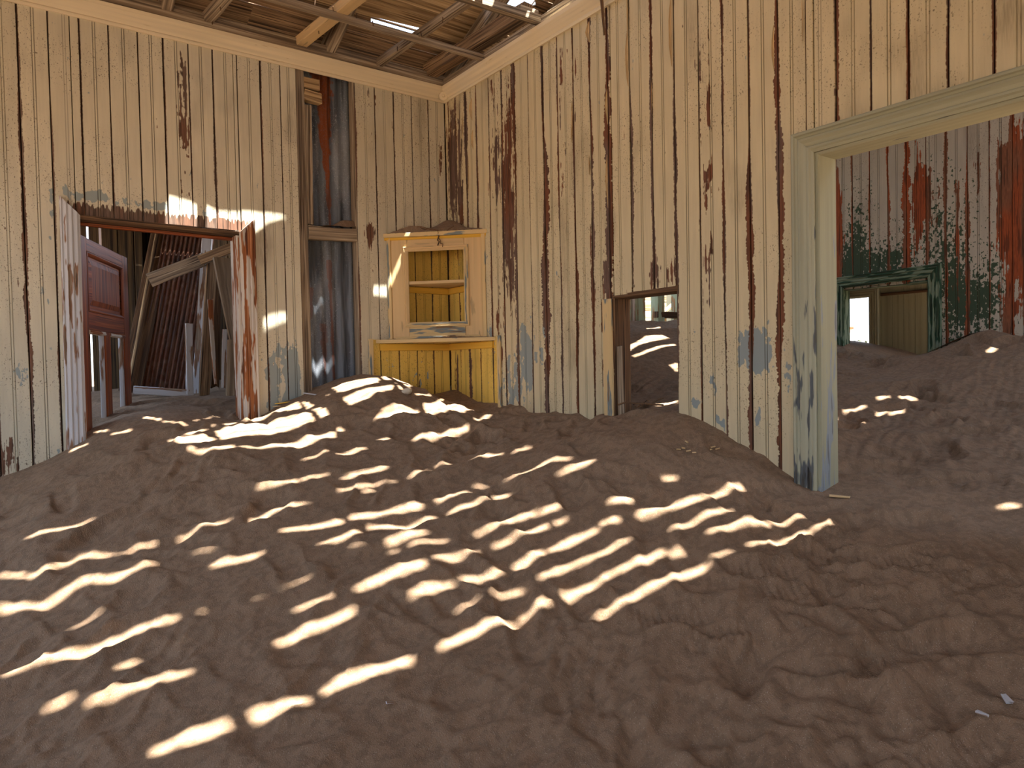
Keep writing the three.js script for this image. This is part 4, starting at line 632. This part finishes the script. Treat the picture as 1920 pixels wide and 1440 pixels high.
// ------------------------------------------------------------------ the dark back room behind the low doorway
{
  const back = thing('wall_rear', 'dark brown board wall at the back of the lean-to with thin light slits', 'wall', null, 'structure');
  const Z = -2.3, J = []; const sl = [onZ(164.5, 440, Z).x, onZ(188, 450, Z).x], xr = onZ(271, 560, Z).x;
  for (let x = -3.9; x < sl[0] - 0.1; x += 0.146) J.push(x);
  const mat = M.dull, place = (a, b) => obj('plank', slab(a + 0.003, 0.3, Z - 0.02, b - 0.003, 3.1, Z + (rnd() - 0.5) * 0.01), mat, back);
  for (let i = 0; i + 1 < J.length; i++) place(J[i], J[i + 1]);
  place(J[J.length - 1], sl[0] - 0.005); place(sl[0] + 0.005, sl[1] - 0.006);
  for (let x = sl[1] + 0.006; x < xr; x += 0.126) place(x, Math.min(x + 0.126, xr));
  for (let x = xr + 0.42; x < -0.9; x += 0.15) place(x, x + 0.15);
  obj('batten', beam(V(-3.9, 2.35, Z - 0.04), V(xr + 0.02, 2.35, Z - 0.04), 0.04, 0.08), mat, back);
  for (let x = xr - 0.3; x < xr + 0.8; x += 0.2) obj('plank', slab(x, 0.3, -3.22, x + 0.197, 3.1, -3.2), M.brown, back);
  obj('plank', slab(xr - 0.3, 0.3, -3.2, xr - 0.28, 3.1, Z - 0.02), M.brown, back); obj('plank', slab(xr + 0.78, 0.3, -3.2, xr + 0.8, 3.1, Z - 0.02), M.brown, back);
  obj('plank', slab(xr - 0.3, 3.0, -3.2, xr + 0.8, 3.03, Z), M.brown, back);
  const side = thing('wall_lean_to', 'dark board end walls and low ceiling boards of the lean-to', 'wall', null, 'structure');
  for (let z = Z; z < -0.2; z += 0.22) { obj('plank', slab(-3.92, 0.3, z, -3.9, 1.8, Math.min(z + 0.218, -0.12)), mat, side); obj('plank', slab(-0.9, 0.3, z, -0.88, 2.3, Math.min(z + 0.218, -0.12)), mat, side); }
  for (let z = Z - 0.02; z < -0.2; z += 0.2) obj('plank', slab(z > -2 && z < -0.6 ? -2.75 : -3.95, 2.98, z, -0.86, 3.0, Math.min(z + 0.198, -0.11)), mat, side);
  // door leaf, swung into the back room and sunk in sand, its lower panels gone
  const leaf = thing('panel_door', 'reddish-brown panelled door leaf standing ajar, lower panels missing and foot buried in sand', 'door');
  leaf.position.set(-2.452, 0, -0.125); leaf.rotation.y = Math.atan2(0.918, 0.3955);
  const m = M.varnish, W = 0.93, T = 0.04, y0 = 0.75, y1 = 2.316, st = (n, a, b, p, q, t = T) => obj(n, slab(a, p, -t / 2, b, q, t / 2, { ch: 0.003, wear: 0.0006 }), m, leaf);
  st('stile', 0, 0.115, y0, y1); st('stile', W - 0.125, W, y0, y1); st('rail', 0.115, W - 0.125, 2.235, y1); st('rail', 0.115, W - 0.125, 1.765, 1.875); st('mullion', 0.405, 0.505, y0, 1.765); st('panel', 0.115, W - 0.125, 1.875, 2.235, 0.014);
  const raised = obj('raised_field', new THREE.ExtrudeGeometry(new THREE.Shape([[0.2, 1.95], [W - 0.2, 1.95], [W - 0.2, 2.165], [0.2, 2.165]].map((p) => new THREE.Vector2(...p))), { depth: 0.006, bevelEnabled: true, bevelSize: 0.03, bevelThickness: 0.008, bevelSegments: 1 }), m, leaf); raised.position.z = 0.003;
  const mo = [[0, 0], [0, 0.008], [0.008, 0.011], [0.018, 0.004], [0.022, 0]], ring = (a, b, p, q) => { const o = V(0, 0, 1), z = 0.008; for (const [A, B, ac] of [[V(a, p, z), V(a, q, z), V(1, 0, 0)], [V(b, p, z), V(b, q, z), V(-1, 0, 0)], [V(a, q, z), V(b, q, z), V(0, -1, 0)], [V(a, p, z), V(b, p, z), V(0, 1, 0)]]) obj('moulding', moulding(A, B, ac, o, mo.map(([x, y]) => [x, y + 0.006]), 1, 1), m, leaf); };
  ring(0.115, W - 0.125, 1.875, 2.235);
  for (const [a, b] of [[0.115, 0.405], [0.505, W - 0.125]]) obj('moulding', slab(a, 1.742, -0.012, b, 1.765, 0.026), M.rust, leaf);
  for (const a of [0.382, W - 0.148]) obj('moulding', slab(a, y0, -0.016, a + 0.023, 1.745, 0.012), M.white, leaf);
  // the leaning stuff
  const P = onZ, lab = (o, l, c) => tag(o, l, c);
  {                                                                // rusty sheet on edge between its two timbers
    const a = P(257, 728, -1.45), b = P(352, 732, -1.45), d = P(388, 428, -1.75), e = P(327, 428, -1.75), w = a.distanceTo(b) * 1.02, ux = b.clone().sub(a).normalize(), uy = e.clone().add(d).sub(a).sub(b).multiplyScalar(0.5), h = uy.length();
    const g = ironGeo(w + 0.02, h + 0.25, { pitch: 0.034, amp: 0.009, ny: 8, bend: 0.01 }); const nz = ux.clone().cross(uy).normalize(), s = obj('corrugated_sheet', g, matRust); uy.normalize();
    const ux2 = uy.clone().cross(nz).normalize(); s.matrixAutoUpdate = true; const mm = new THREE.Matrix4().makeBasis(ux2, uy, nz); s.quaternion.setFromRotationMatrix(mm); s.position.copy(a).add(b).multiplyScalar(0.5).addScaledVector(uy, -0.05);
    lab(s, 'rusty brown corrugated sheet with narrow ribs leaning in the dark back room', 'iron sheet');
  }
  const T2 = (n, p, q, zp, zq, w, h, mat_, label, o = {}) => lab(obj(n, beam(P(...p, zp), P(...q, zq), w, h, o.hint ?? V(0, 0, 1), { wear: 0.004, rag: 0.006, ...o }), mat_), label, 'timber');
  T2('timber_plank', [243, 735], [309, 405], -1.42, -1.82, 0.15, 0.03, M.brown, 'dark wide plank leaning along the left edge of the rusty sheet', { hint: V(-0.25, 0, 1) });
  T2('timber_strip', [238, 735], [298, 405], -1.38, -1.78, 0.012, 0.03, M.roofPale, 'thin pale edge strip beside the dark leaning plank');  // pale edge line of the dark plank, built as its own strip
  T2('timber_beam', [284, 524], [382, 486], -1.25, -1.02, 0.1, 0.1, M.grey, 'grey nail-holed beam lying across the leaning rusty sheet', { hint: V(0.35, 1, 0.5), rag: 0.0 });
  T2('timber_beam', [378, 487], [462, 455], -0.85, -0.6, 0.08, 0.07, M.roof, 'brown splintered beam wedged above the wide leaning board', { hint: V(0, 1, 0.3) });
  T2('timber_stud', [371, 742], [390, 405], -1.15, -1.35, 0.055, 0.075, M.white, 'whitish upright stud at the right edge of the rusty sheet', { hint: V(1, 0, 0.4) });
  T2('timber_stump', [356, 742], [354, 607], -1.05, -1.08, 0.045, 0.03, M.white, 'short pale split batten standing before the rusty sheet', { rag: 0.02 });
  T2('timber_board', [382, 742], [398, 484], -0.95, -1.0, 0.075, 0.03, M.roof, 'brown splintered board leaning right of the whitish stud', { rag: 0.03, hint: V(0.3, 0, 1) });
  T2('timber_board', [403, 728], [409, 487], -1.08, -1.16, 0.06, 0.022, M.brown, 'dark narrow board standing behind the splintered boards', { taperW: 1.0, rag: 0.05 });
  T2('timber_board', [404, 722], [394, 560], -0.88, -0.94, 0.02, 0.02, M.rust, 'thin pointed splinter between the leaning boards', { taperW: 1.8, rag: 0.05 });
  T2('timber_board', [443, 645], [423, 484], -0.55, -0.72, 0.085, 0.025, M.grey, 'wide brown board tapering downwards behind the right casing', { taperW: 2.1, rag: 0.015 });
  T2('timber_stump', [433, 742], [436, 637], -0.5, -0.5, 0.065, 0.04, M.grey, 'short grey post with a knot beside the right casing', { rag: 0.004 });
  T2('timber_stump', [420, 728], [421, 618], -0.62, -0.64, 0.03, 0.03, M.white, 'thin flaking white post left of the short grey post', { rag: 0.012 });
  T2('timber_board', [250, 731], [356, 738], -1.18, -1.05, 0.03, 0.06, M.white, 'flaking white board lying on the sand at the foot of the rusty sheet', { hint: V(0, 1, 0) });
}

// ------------------------------------------------------------------ the room beyond the wide doorway
const X2 = 3.3, JF = []; for (let k = -9; k < 40; k++) JF.push(1.432 + 0.152 * k);
const FDOOR = [onX(1581, 640, X2).z, onX(1743, 600, X2).z, 0, 2.115];
{
  const matF = wallMaterial({
    W: 1024, H: 1024, u0: 1.15, v0: 1.4, uw: 1.75, vh: 1.9, J: JF, paint: '#c9c4b4', blue: '#c9c4b4', wood: '#8a5a40', woodRed: '#a4522a', green: '#2c4a33', edge: 3.2,
    F: {
      peel: [[1.29, 2.7, 0.05, 0.7, 1.2], [2.03, 2.8, 0.08, 0.35, 0.75], [1.97, 2.7, 0.04, 0.6, 0.6], [2.27, 2.5, 0.03, 0.7, 0.7], [2.42, 2.9, 0.02, 0.3, 0.8], [2.62, 2.7, 0.09, 0.55, 1.15], [2.73, 2.3, 0.08, 0.8, 0.75], [2.62, 1.8, 0.06, 0.4, 0.6], [2.15, 2.5, 0.05, 0.5, 0.3], [2.85, 2.5, 0.1, 0.8, 0.6]], blue: [],
      green: [[1.48, 2.55, 0.1, 0.28, 0.95], [1.55, 2.3, 0.25, 0.12, 0.95], [1.8, 2.35, 0.2, 0.15, 0.85], [1.4, 2.35, 0.12, 0.2, 0.9], [2.25, 2.1, 0.12, 0.45, 1.0], [2.35, 1.9, 0.16, 0.25, 0.95], [2.5, 1.95, 0.1, 0.3, 0.8], [2.12, 2.55, 0.1, 0.3, 0.6]], edge: [],
    },
  });
  const far = thing('wall_far', 'white board wall worn through to green and orange-brown wood, with a buried doorway', 'wall', null, 'structure');
  boardWall(far, { O: V(X2, 0, 0), Ud: V(0, 0, 1), Nd: V(-1, 0, 0), J: JF, y0: 0.2, y1: 4.3, openings: [FDOOR], mat: matF, uv: [1.15, 1.4, 1.75, 1.9], seed: 150 });
  for (const [a, b, c, d] of [[-0.1, FDOOR[0], 0, 5.3], [FDOOR[0], FDOOR[1], 2.12, 5.3], [FDOOR[1], 7.2, 0, 5.3]]) obj('outer_boarding', slab(X2 + 0.1, c, a, X2 + 0.12, d, b), M.dull, far);
  const d3 = thing('door_3', 'half-buried doorway with broad dark green flaking casing', 'doorway', null, 'structure');
  const pr = casingL.map(([a, b]) => [a * 1.02, b]), zo = onX(1563, 600, X2).z, zi = onX(1766, 560, X2).z, yt = onX(1765, 494, X2).y;
  obj('casing', moulding(V(X2, 0.8, zo), V(X2, yt - 0.02, zo), V(0, 0, 1), V(-1, 0, 0), pr, 0, 1), M.green, d3); obj('casing', moulding(V(X2, 0.8, zi), V(X2, yt, zi), V(0, 0, -1), V(-1, 0, 0), pr, 0, 1), M.green, d3);
  obj('head_casing', moulding(V(X2, yt - 0.02, zo), V(X2, yt, zi), V(0, -1, 0), V(-1, 0, 0), pr, 1, 1), M.green, d3);
  obj('jamb', slab(X2, 0.8, FDOOR[0] - 0.02, X2 + 0.12, 2.13, FDOOR[0]), M.green, d3); obj('jamb', slab(X2, 0.8, FDOOR[1], X2 + 0.12, 2.13, FDOOR[1] + 0.02), M.green, d3); obj('head_jamb', slab(X2, 2.11, FDOOR[0], X2 + 0.12, 2.13, FDOOR[1]), M.green, d3);
  // the next room: its far wall with an outer doorway full of daylight
  const X3 = 4.6, o0 = onX(1578, 620, X3).z, o1 = onX(1632, 620, X3).z, ot = onX(1610, 556, X3).y, matG = woodMaterial({ dark: '#4c4a38', mid: '#7f7d64', light: '#98967b', paint: '#a3a389', peel: 0.24, sd: 21 }); matG.side = THREE.DoubleSide; matG.flatShading = true;
  const w3 = thing('wall_outer', 'grey-green board wall of the last room beside a bright outer doorway', 'wall', null, 'structure'), J3 = [-2, -1, 0]; for (let z = o0 % 0.1 + 0.1; z < o0 - 0.01; z += 0.152) if (z > 0.01) J3.push(z); J3.push(o0); for (let z = o1; z < 4.4; z += 0.112) J3.push(z);
  boardWall(w3, { O: V(X3, 0, 0), Ud: V(0, 0, 1), Nd: V(-1, 0, 0), J: J3, y0: 0.4, y1: 3.2, openings: [[o0 - 0.001, o1 + 0.001, 0, ot]], mat: matG, uv: [0, 0, 1, 1], seed: 260 });
  obj('outer_boarding', slab(X3 + 0.08, 0.2, -2, X3 + 0.1, 3.2, o0), M.dull, w3); obj('outer_boarding', slab(X3 + 0.08, 0.2, o1 + 0.11, X3 + 0.1, 3.2, 4.4), M.dull, w3); obj('outer_boarding', slab(X3 + 0.08, ot, o0, X3 + 0.1, 3.2, o1 + 0.11), M.dull, w3);
  const d4 = thing('door_4', 'bright outer doorway with pale grey moulded jamb', 'doorway', null, 'structure');
  obj('casing', moulding(V(X3 - 0.012, 0.8, o1 + 0.1), V(X3 - 0.012, ot + 0.08, o1 + 0.1), V(0, 0, -1), V(-1, 0, 0), pr, 0, 1), M.sage, d4); obj('head_casing', moulding(V(X3 - 0.012, ot + 0.08, o0 - 0.08), V(X3 - 0.012, ot + 0.08, o1 + 0.1), V(0, -1, 0), V(-1, 0, 0), pr, 1, 1), M.sage, d4);
  obj('lintel', slab(X3 - 0.03, 2.14, o1 + 0.12, X3 - 0.01, 2.17, 2.8), M.brown, w3);
  for (let z = -0.1; z < 2.6; z += 0.25) obj('ceiling_board', slab(X2 + 0.1, 3.2, z, X3 + 0.1, 3.22, z + 0.248), M.dull, w3);
  for (const z of [-0.1, 4.38]) for (let x = X2 + 0.12; x < X3; x += 0.25) obj('plank', slab(x, 0.2, z, Math.min(x + 0.248, X3 + 0.08), 3.2, z + 0.02), M.cream, w3);
  const g = new THREE.PlaneGeometry(1.5, 4.6, 30, 60); g.rotateX(-Math.PI / 2); g.translate((X2 + X3) / 2 + 0.05, 0, 2.15); const p = g.attributes.position; for (let i = 0; i < p.count; i++) p.setY(i, base(3.3, clamp(p.getZ(i), 0.4, 4)) - 0.05 * (p.getX(i) - 3.3) + 0.03 * fbm(p.getX(i) * 3, p.getZ(i) * 3, 3) - 0.015); g.computeVertexNormals(); { const u = g.attributes.uv; for (let i = 0; i < p.count; i++) u.setXY(i, p.getX(i), p.getZ(i)); }
  tag(obj('drifted_sand', g, matSand), 'low brown sand in the last room before the bright outer doorway', 'sand', null, 'stuff');
}
// ---- stripped outer wall seen through the hatch: green posts, and pale boards of a shed in full sun behind
{
  const w = thing('wall_stripped', 'outer wall stripped to flaking green posts beyond the hatch', 'wall', null, 'structure'), post = (px, wd, m = M.post) => { const c = onZ(px, 570, 0); obj('post', beam(V(c.x, 1.0, 0.0), V(c.x, 3.7, 0.0), wd, 0.1, V(0, 0, 1), { wear: 0.003 }), m, w); };
  post(1169, 0.1); post(1181.5, 0.035, M.rust); post(1196, 0.1); post(1233, 0.092); post(1271, 0.09); post(1308, 0.09); post(1130, 0.09);
  obj('rail', beam(V(2.3, 1.96, 0.02), V(3.3, 1.96, 0.02), 0.06, 0.06), M.brown, w); obj('rail', beam(V(2.42, 1.86, 0.0), V(3.3, 1.84, 0.0), 0.04, 0.06), M.dull, w);
  for (let x = 0.14; x < 1.35; x += 0.15) obj('plank', slab(x, 0.8, -0.02, x + 0.147, 3.7, 0), M.sage, w);
  obj('head_beam', slab(0.1, 3.6, -0.06, 3.3, 3.72, 0.06), M.brown, w);
  const b = thing('timber_screen', 'pale sunlit slatted boards with a diagonal brace behind the green posts', 'screen'), Z = -1.7;
  for (let y = 1.0; y < 3.0; y += 0.135) obj('slat', beam(V(1.2, y, Z + rr(-0.02, 0.02)), V(4.4, y + rr(-0.02, 0.02), Z), 0.02, 0.115, V(0, 1, 0), { seg: 0.7 }), M.roofPale, b);
  { const p = onZ(1212, 612, Z + 0.05), q = onZ(1268, 566, Z + 0.05), d = q.clone().sub(p); obj('brace', beam(p.clone().addScaledVector(d, -0.6), q.clone().addScaledVector(d, 0.8), 0.03, 0.085, V(0, 0, 1)), M.roofPale, b); }
}

for (const [x, y] of [[590, 6], [625, 17], [668, 30], [700, 45], [742, 60], [776, 68], [812, 80], [846, 92], [880, 99], [945, 22], [985, 34], [598, 60], [640, 30], [745, 92], [790, 64], [830, 38], [398, 42], [414, 16]]) { const p = onY(x, y, 3.662); obj('nail', beam(V(p.x, 3.65, p.z), V(p.x + rr(-0.006, 0.006), 3.68, p.z + rr(-0.006, 0.006)), 0.006, 0.006, V(1, 0, 0), { wear: 0, ch: 0.0015, seg: 1 }), M.brown, ceiling); }
// ------------------------------------------------------------------ outside
{
  const sh = new THREE.Shape([[-70, -70], [90, -70], [90, 70], [-70, 70]].map((p) => new THREE.Vector2(...p)));
  sh.holes.push(new THREE.Path([[-4.65, 3.3], [-4.65, -7.3], [4.7, -7.3], [4.7, 3.3]].map((p) => new THREE.Vector2(...p))));
  const g = new THREE.ShapeGeometry(sh); g.rotateX(-Math.PI / 2); g.translate(0, 0.95, 0);
  tag(obj('ground', g, matSand), 'open pale desert sand outside the house', 'desert', null, 'structure');
  const hp = EYE.clone().addScaledVector(ray(1588, 613), 62), house = thing('distant_house', 'tiny far-off hut with a red-brown roof seen through the outer doorway', 'house');
  house.position.set(hp.x, 0, hp.z);
  obj('wall', slab(-0.5, 0.9, -0.4, 0.12, 4.05, 0.4), M.creamPale, house); obj('roof', beam(V(-0.6, 4.14, 0), V(0.2, 4.14, 0), 1.0, 0.2), M.varnish, house); obj('window', slab(0.1, 2.6, -0.2, 0.14, 3.3, 0.2), M.brown, house);
  const sp = EYE.clone().addScaledVector(ray(1612, 668), 13.5), shrub = thing('desert_shrub', 'sparse dark desert shrub outside the bright doorway', 'shrub'); shrub.position.set(sp.x, sp.y - 0.1, sp.z);
  const tw = new G(), lf = new G();
  for (let n = 0; n < 16; n++) { let a = V(rr(-0.14, 0.14), -0.6, rr(-0.14, 0.14)), d = V(rr(-0.35, 0.35), 1, rr(-0.35, 0.35)).normalize(); const L = rr(0.7, 1.05); for (let k = 0; k < 5; k++) { const b = a.clone().addScaledVector(d, L / 5); beam(a, b, 0.024 - k * 0.003, 0.024 - k * 0.003, V(0.3, 0, 1), { gg: tw, wear: 0, ch: 0.003, seg: 1 }); a = b; d.add(V(rr(-0.25, 0.25), 0, rr(-0.25, 0.25))).normalize(); if (k > 1) for (let q = 0; q < 5; q++) { const e = V(rr(-1, 1), rr(-0.3, 1), rr(-1, 1)).normalize(), f = V(rr(-1, 1), rr(-1, 1), rr(-1, 1)).cross(e).normalize(), c = a.clone().addScaledVector(e, 0.012), t = c.clone().addScaledVector(e, 0.09); lf.quad(c, c.clone().lerp(t, 0.5).addScaledVector(f, 0.024), t, c.clone().lerp(t, 0.5).addScaledVector(f, -0.024), [0, 0], [0, 0.05], [0.05, 0.05], [0.05, 0]); } } }
  obj('stem', tw.build(), M.brown, shrub); obj('foliage', lf.build(), new THREE.MeshStandardMaterial({ color: 0x4d5a40, roughness: 0.9, side: THREE.DoubleSide, flatShading: true }), shrub);
}
// ------------------------------------------------------------------ small things lying about
{
  const pick = (px, py) => { const d = ray(px, py); let t = 0.8; for (let i = 0; i < 4000; i++) { const x = EYE.x + d.x * t, z = EYE.z + d.z * t; if (EYE.y + d.y * t < sandAt(x, z)) break; t += 0.004; } const p = EYE.clone().addScaledVector(d, t); p.y = sandAt(p.x, p.z); return p; };
  const pebble = (name, px, py, s, flat, hexc, label, cat, group) => {
    const p = pick(px, py), g = new THREE.IcosahedronGeometry(1, 2), a = g.attributes.position, k = rnd() * 30; for (let i = 0; i < a.count; i++) { const v = V(a.getX(i), a.getY(i), a.getZ(i)), r = 0.75 + 0.5 * fbm(v.x * 1.4 + k, v.y * 1.4 + v.z * 1.7, 3); v.multiplyScalar(r * s); a.setXYZ(i, v.x * 1.3, v.y * flat, v.z); }
    g.rotateY(rnd() * 6); g.computeVertexNormals(); const m = obj(name, g, new THREE.MeshStandardMaterial({ color: hexc, roughness: 0.85, flatShading: true })); m.position.copy(p).add(V(0, s * flat * 0.45, 0)); return tag(m, label, cat, group);
  };
  const chip = (name, px, py, L, w, mat, label, cat, group) => { const p = pick(px, py), a = rr(0, 6.3), d = V(Math.cos(a), rr(-0.05, 0.25), Math.sin(a)), m = obj(name, beam(d.clone().multiplyScalar(-L / 2), d.clone().multiplyScalar(L / 2), w, 0.006, V(0, 1, 0), { wear: 0.001, ch: 0.0015, rag: L * 0.15, taperW: 0.6 }), mat); m.position.copy(p).add(V(0, 0.007, 0)); return tag(m, label, cat, group); };
  pebble('rubble_lump', 763, 737, 0.03, 0.7, 0xd8cdb8, 'pale chalky lump on the crest of the sand below the yellow recess', 'rubble');
  chip('wood_scrap', 534, 757, 0.12, 0.05, M.yellow, 'ochre wood scrap on the sand beside the blue-flaked boards', 'scrap'); chip('wood_scrap', 522, 764, 0.07, 0.035, M.cream, 'smaller pale wood scrap left of the ochre scrap', 'scrap');
  chip('paper_scrap', 582, 741, 0.1, 0.035, M.white, 'grey-white paper scrap at the foot of the iron sheet', 'paper'); chip('paper_scrap', 1574, 934, 0.08, 0.025, M.cream, 'little cream scrap on the sand right of the door jamb', 'paper');
  chip('paint_chip', 1888, 1316, 0.035, 0.02, M.white, 'white paint chip in the near footprint at the lower right', 'paint chip'); chip('paint_chip', 1842, 1343, 0.03, 0.014, M.white, 'narrow white paint chip left of the near one at lower right', 'paint chip');
  chip('paint_chip', 730, 1322, 0.022, 0.014, M.white, 'white fleck on the smooth near sand', 'paint chip');
  for (const [x, y] of [[1272, 846], [1281, 843], [1291, 848], [1333, 846], [1337, 841], [1287, 831], [1302, 852], [1346, 845]]) chip('paint_fleck', x, y, rr(0.015, 0.024), rr(0.008, 0.012), M.cream, 'tiny pale paint fleck on the sand slope below the hatch', 'paint chip', 'paint flecks below the hatch');
  const twig = (name, list, label) => { const g = new G(); for (const [A, B, r] of list) { const n = 5, w = rr(0, 30); let a = A.clone(); for (let i = 1; i <= n; i++) { const b = A.clone().lerp(B, i / n).add(V(noise(w, i * 2.3) - 0.5, noise(w + 9, i * 1.7) - 0.5, noise(w + 4, i * 3.1) - 0.5).multiplyScalar(i < n ? 0.03 : 0)); beam(a, b, r, r, V(0.2, 1, 0.3), { gg: g, wear: 0.0006, ch: r * 0.28, seg: 1 }); a = b; } } return tag(obj(name, g.build(), M.brown), label, 'twig'); };
  const t0 = pick(1212, 768); twig('dry_twig', [[t0.clone().add(V(-0.05, 0.02, -0.16)), t0.clone().add(V(0.0, 0.025, 0.12)), 0.009], [t0.clone().add(V(0, 0.02, 0)), t0.clone().add(V(0.03, 0.06, 0.1)), 0.006], [t0.clone().add(V(-0.02, 0.02, -0.08)), t0.clone().add(V(0.04, 0.04, -0.02)), 0.005], [t0.clone().add(V(-0.03, 0.015, -0.05)), t0.clone().add(V(-0.09, 0.02, 0.05)), 0.006]], 'brown dry twigs lying on the sandy hatch sill');
  const c0 = F_(822, 438); c0.addScaledVector(cupN, 0.022); twig('dry_stalk', [[c0.clone().add(V(-0.12, 0.045, -0.08)), c0.clone().add(V(0.0, 0.02, 0.0)), 0.006], [c0.clone().add(V(0.1, 0.05, 0.06)), c0.clone(), 0.006], [c0.clone().add(V(0, 0.02, 0)), c0.clone().add(V(-0.005, -0.09, 0.005)), 0.008], [c0.clone().add(V(0, -0.03, 0)), c0.clone().add(V(0.025, -0.1, 0.02)), 0.005], [c0.clone().add(V(-0.06, 0.03, -0.05)), c0.clone().add(V(-0.11, 0.05, -0.1)), 0.004]], 'dry stalk hanging over the front edge of the cupboard top');
  const h0 = onX(1128, -4, -0.06), h1 = onX(1133, 66, -0.03); tag(obj('wood_splinter', beam(h0, h1, 0.022, 0.012, V(1, 0, 0), { taperW: 0.3, wear: 0.003, rag: 0.01 }), M.brown), 'dark splinter hanging down from the cornice over the hatch wall', 'splinter');
  // lifted paint along the joints of the hatch wall
  const flake = (px, py, len, w, side) => { const p = onX(px, py), g = new G(), n = 6; w *= 0.5; for (let i = 0; i < n; i++) for (let k = 0; k < 3; k++) { const f = (i2, k2) => { const t = k2 / 3, ww = w * Math.sin(Math.PI * clamp((i2 + 0.4) / (n + 0.8))) * (0.8 + 0.4 * noise(px, i2 * 3.3)), cl = t * 1.9; return V(p.x - 0.003 - ww * (1 - Math.cos(cl)) * 0.8, p.y - len / 2 + len * i2 / n, p.z + side * ww * Math.sin(cl)); }; g.quad(f(i, k), f(i, k + 1), f(i + 1, k + 1), f(i + 1, k), [k * 0.01, i * 0.03], [k * 0.01 + 0.01, i * 0.03], [k * 0.01 + 0.01, i * 0.03 + 0.03], [k * 0.01, i * 0.03 + 0.03]); } obj('paint_curl', g.build(), M.cream, wallRight); };
  for (const [x, y, l, w, s] of [[1073, 225, 0.22, 0.03, 1], [1072, 252, 0.1, 0.02, 1], [1106, 60, 0.12, 0.03, -1], [1105, 310, 0.12, 0.025, 1], [886, 205, 0.16, 0.03, -1], [888, 262, 0.14, 0.025, -1], [958, 180, 0.2, 0.02, 1], [1176, 30, 0.25, 0.02, 1], [1178, 110, 0.3, 0.02, -1], [1260, 60, 0.35, 0.022, -1], [1140, 200, 0.2, 0.02, -1], [1140, 340, 0.3, 0.016, -1], [868, 235, 0.2, 0.02, 1], [879, 330, 0.3, 0.015, 1], [840, 280, 0.25, 0.015, 1], [1452, 90, 0.2, 0.015, -1], [1504, 40, 0.2, 0.015, 1], [1222, 180, 0.2, 0.014, 1]]) flake(x, y, l, w, s);
}

renderer.render(scene, camera);
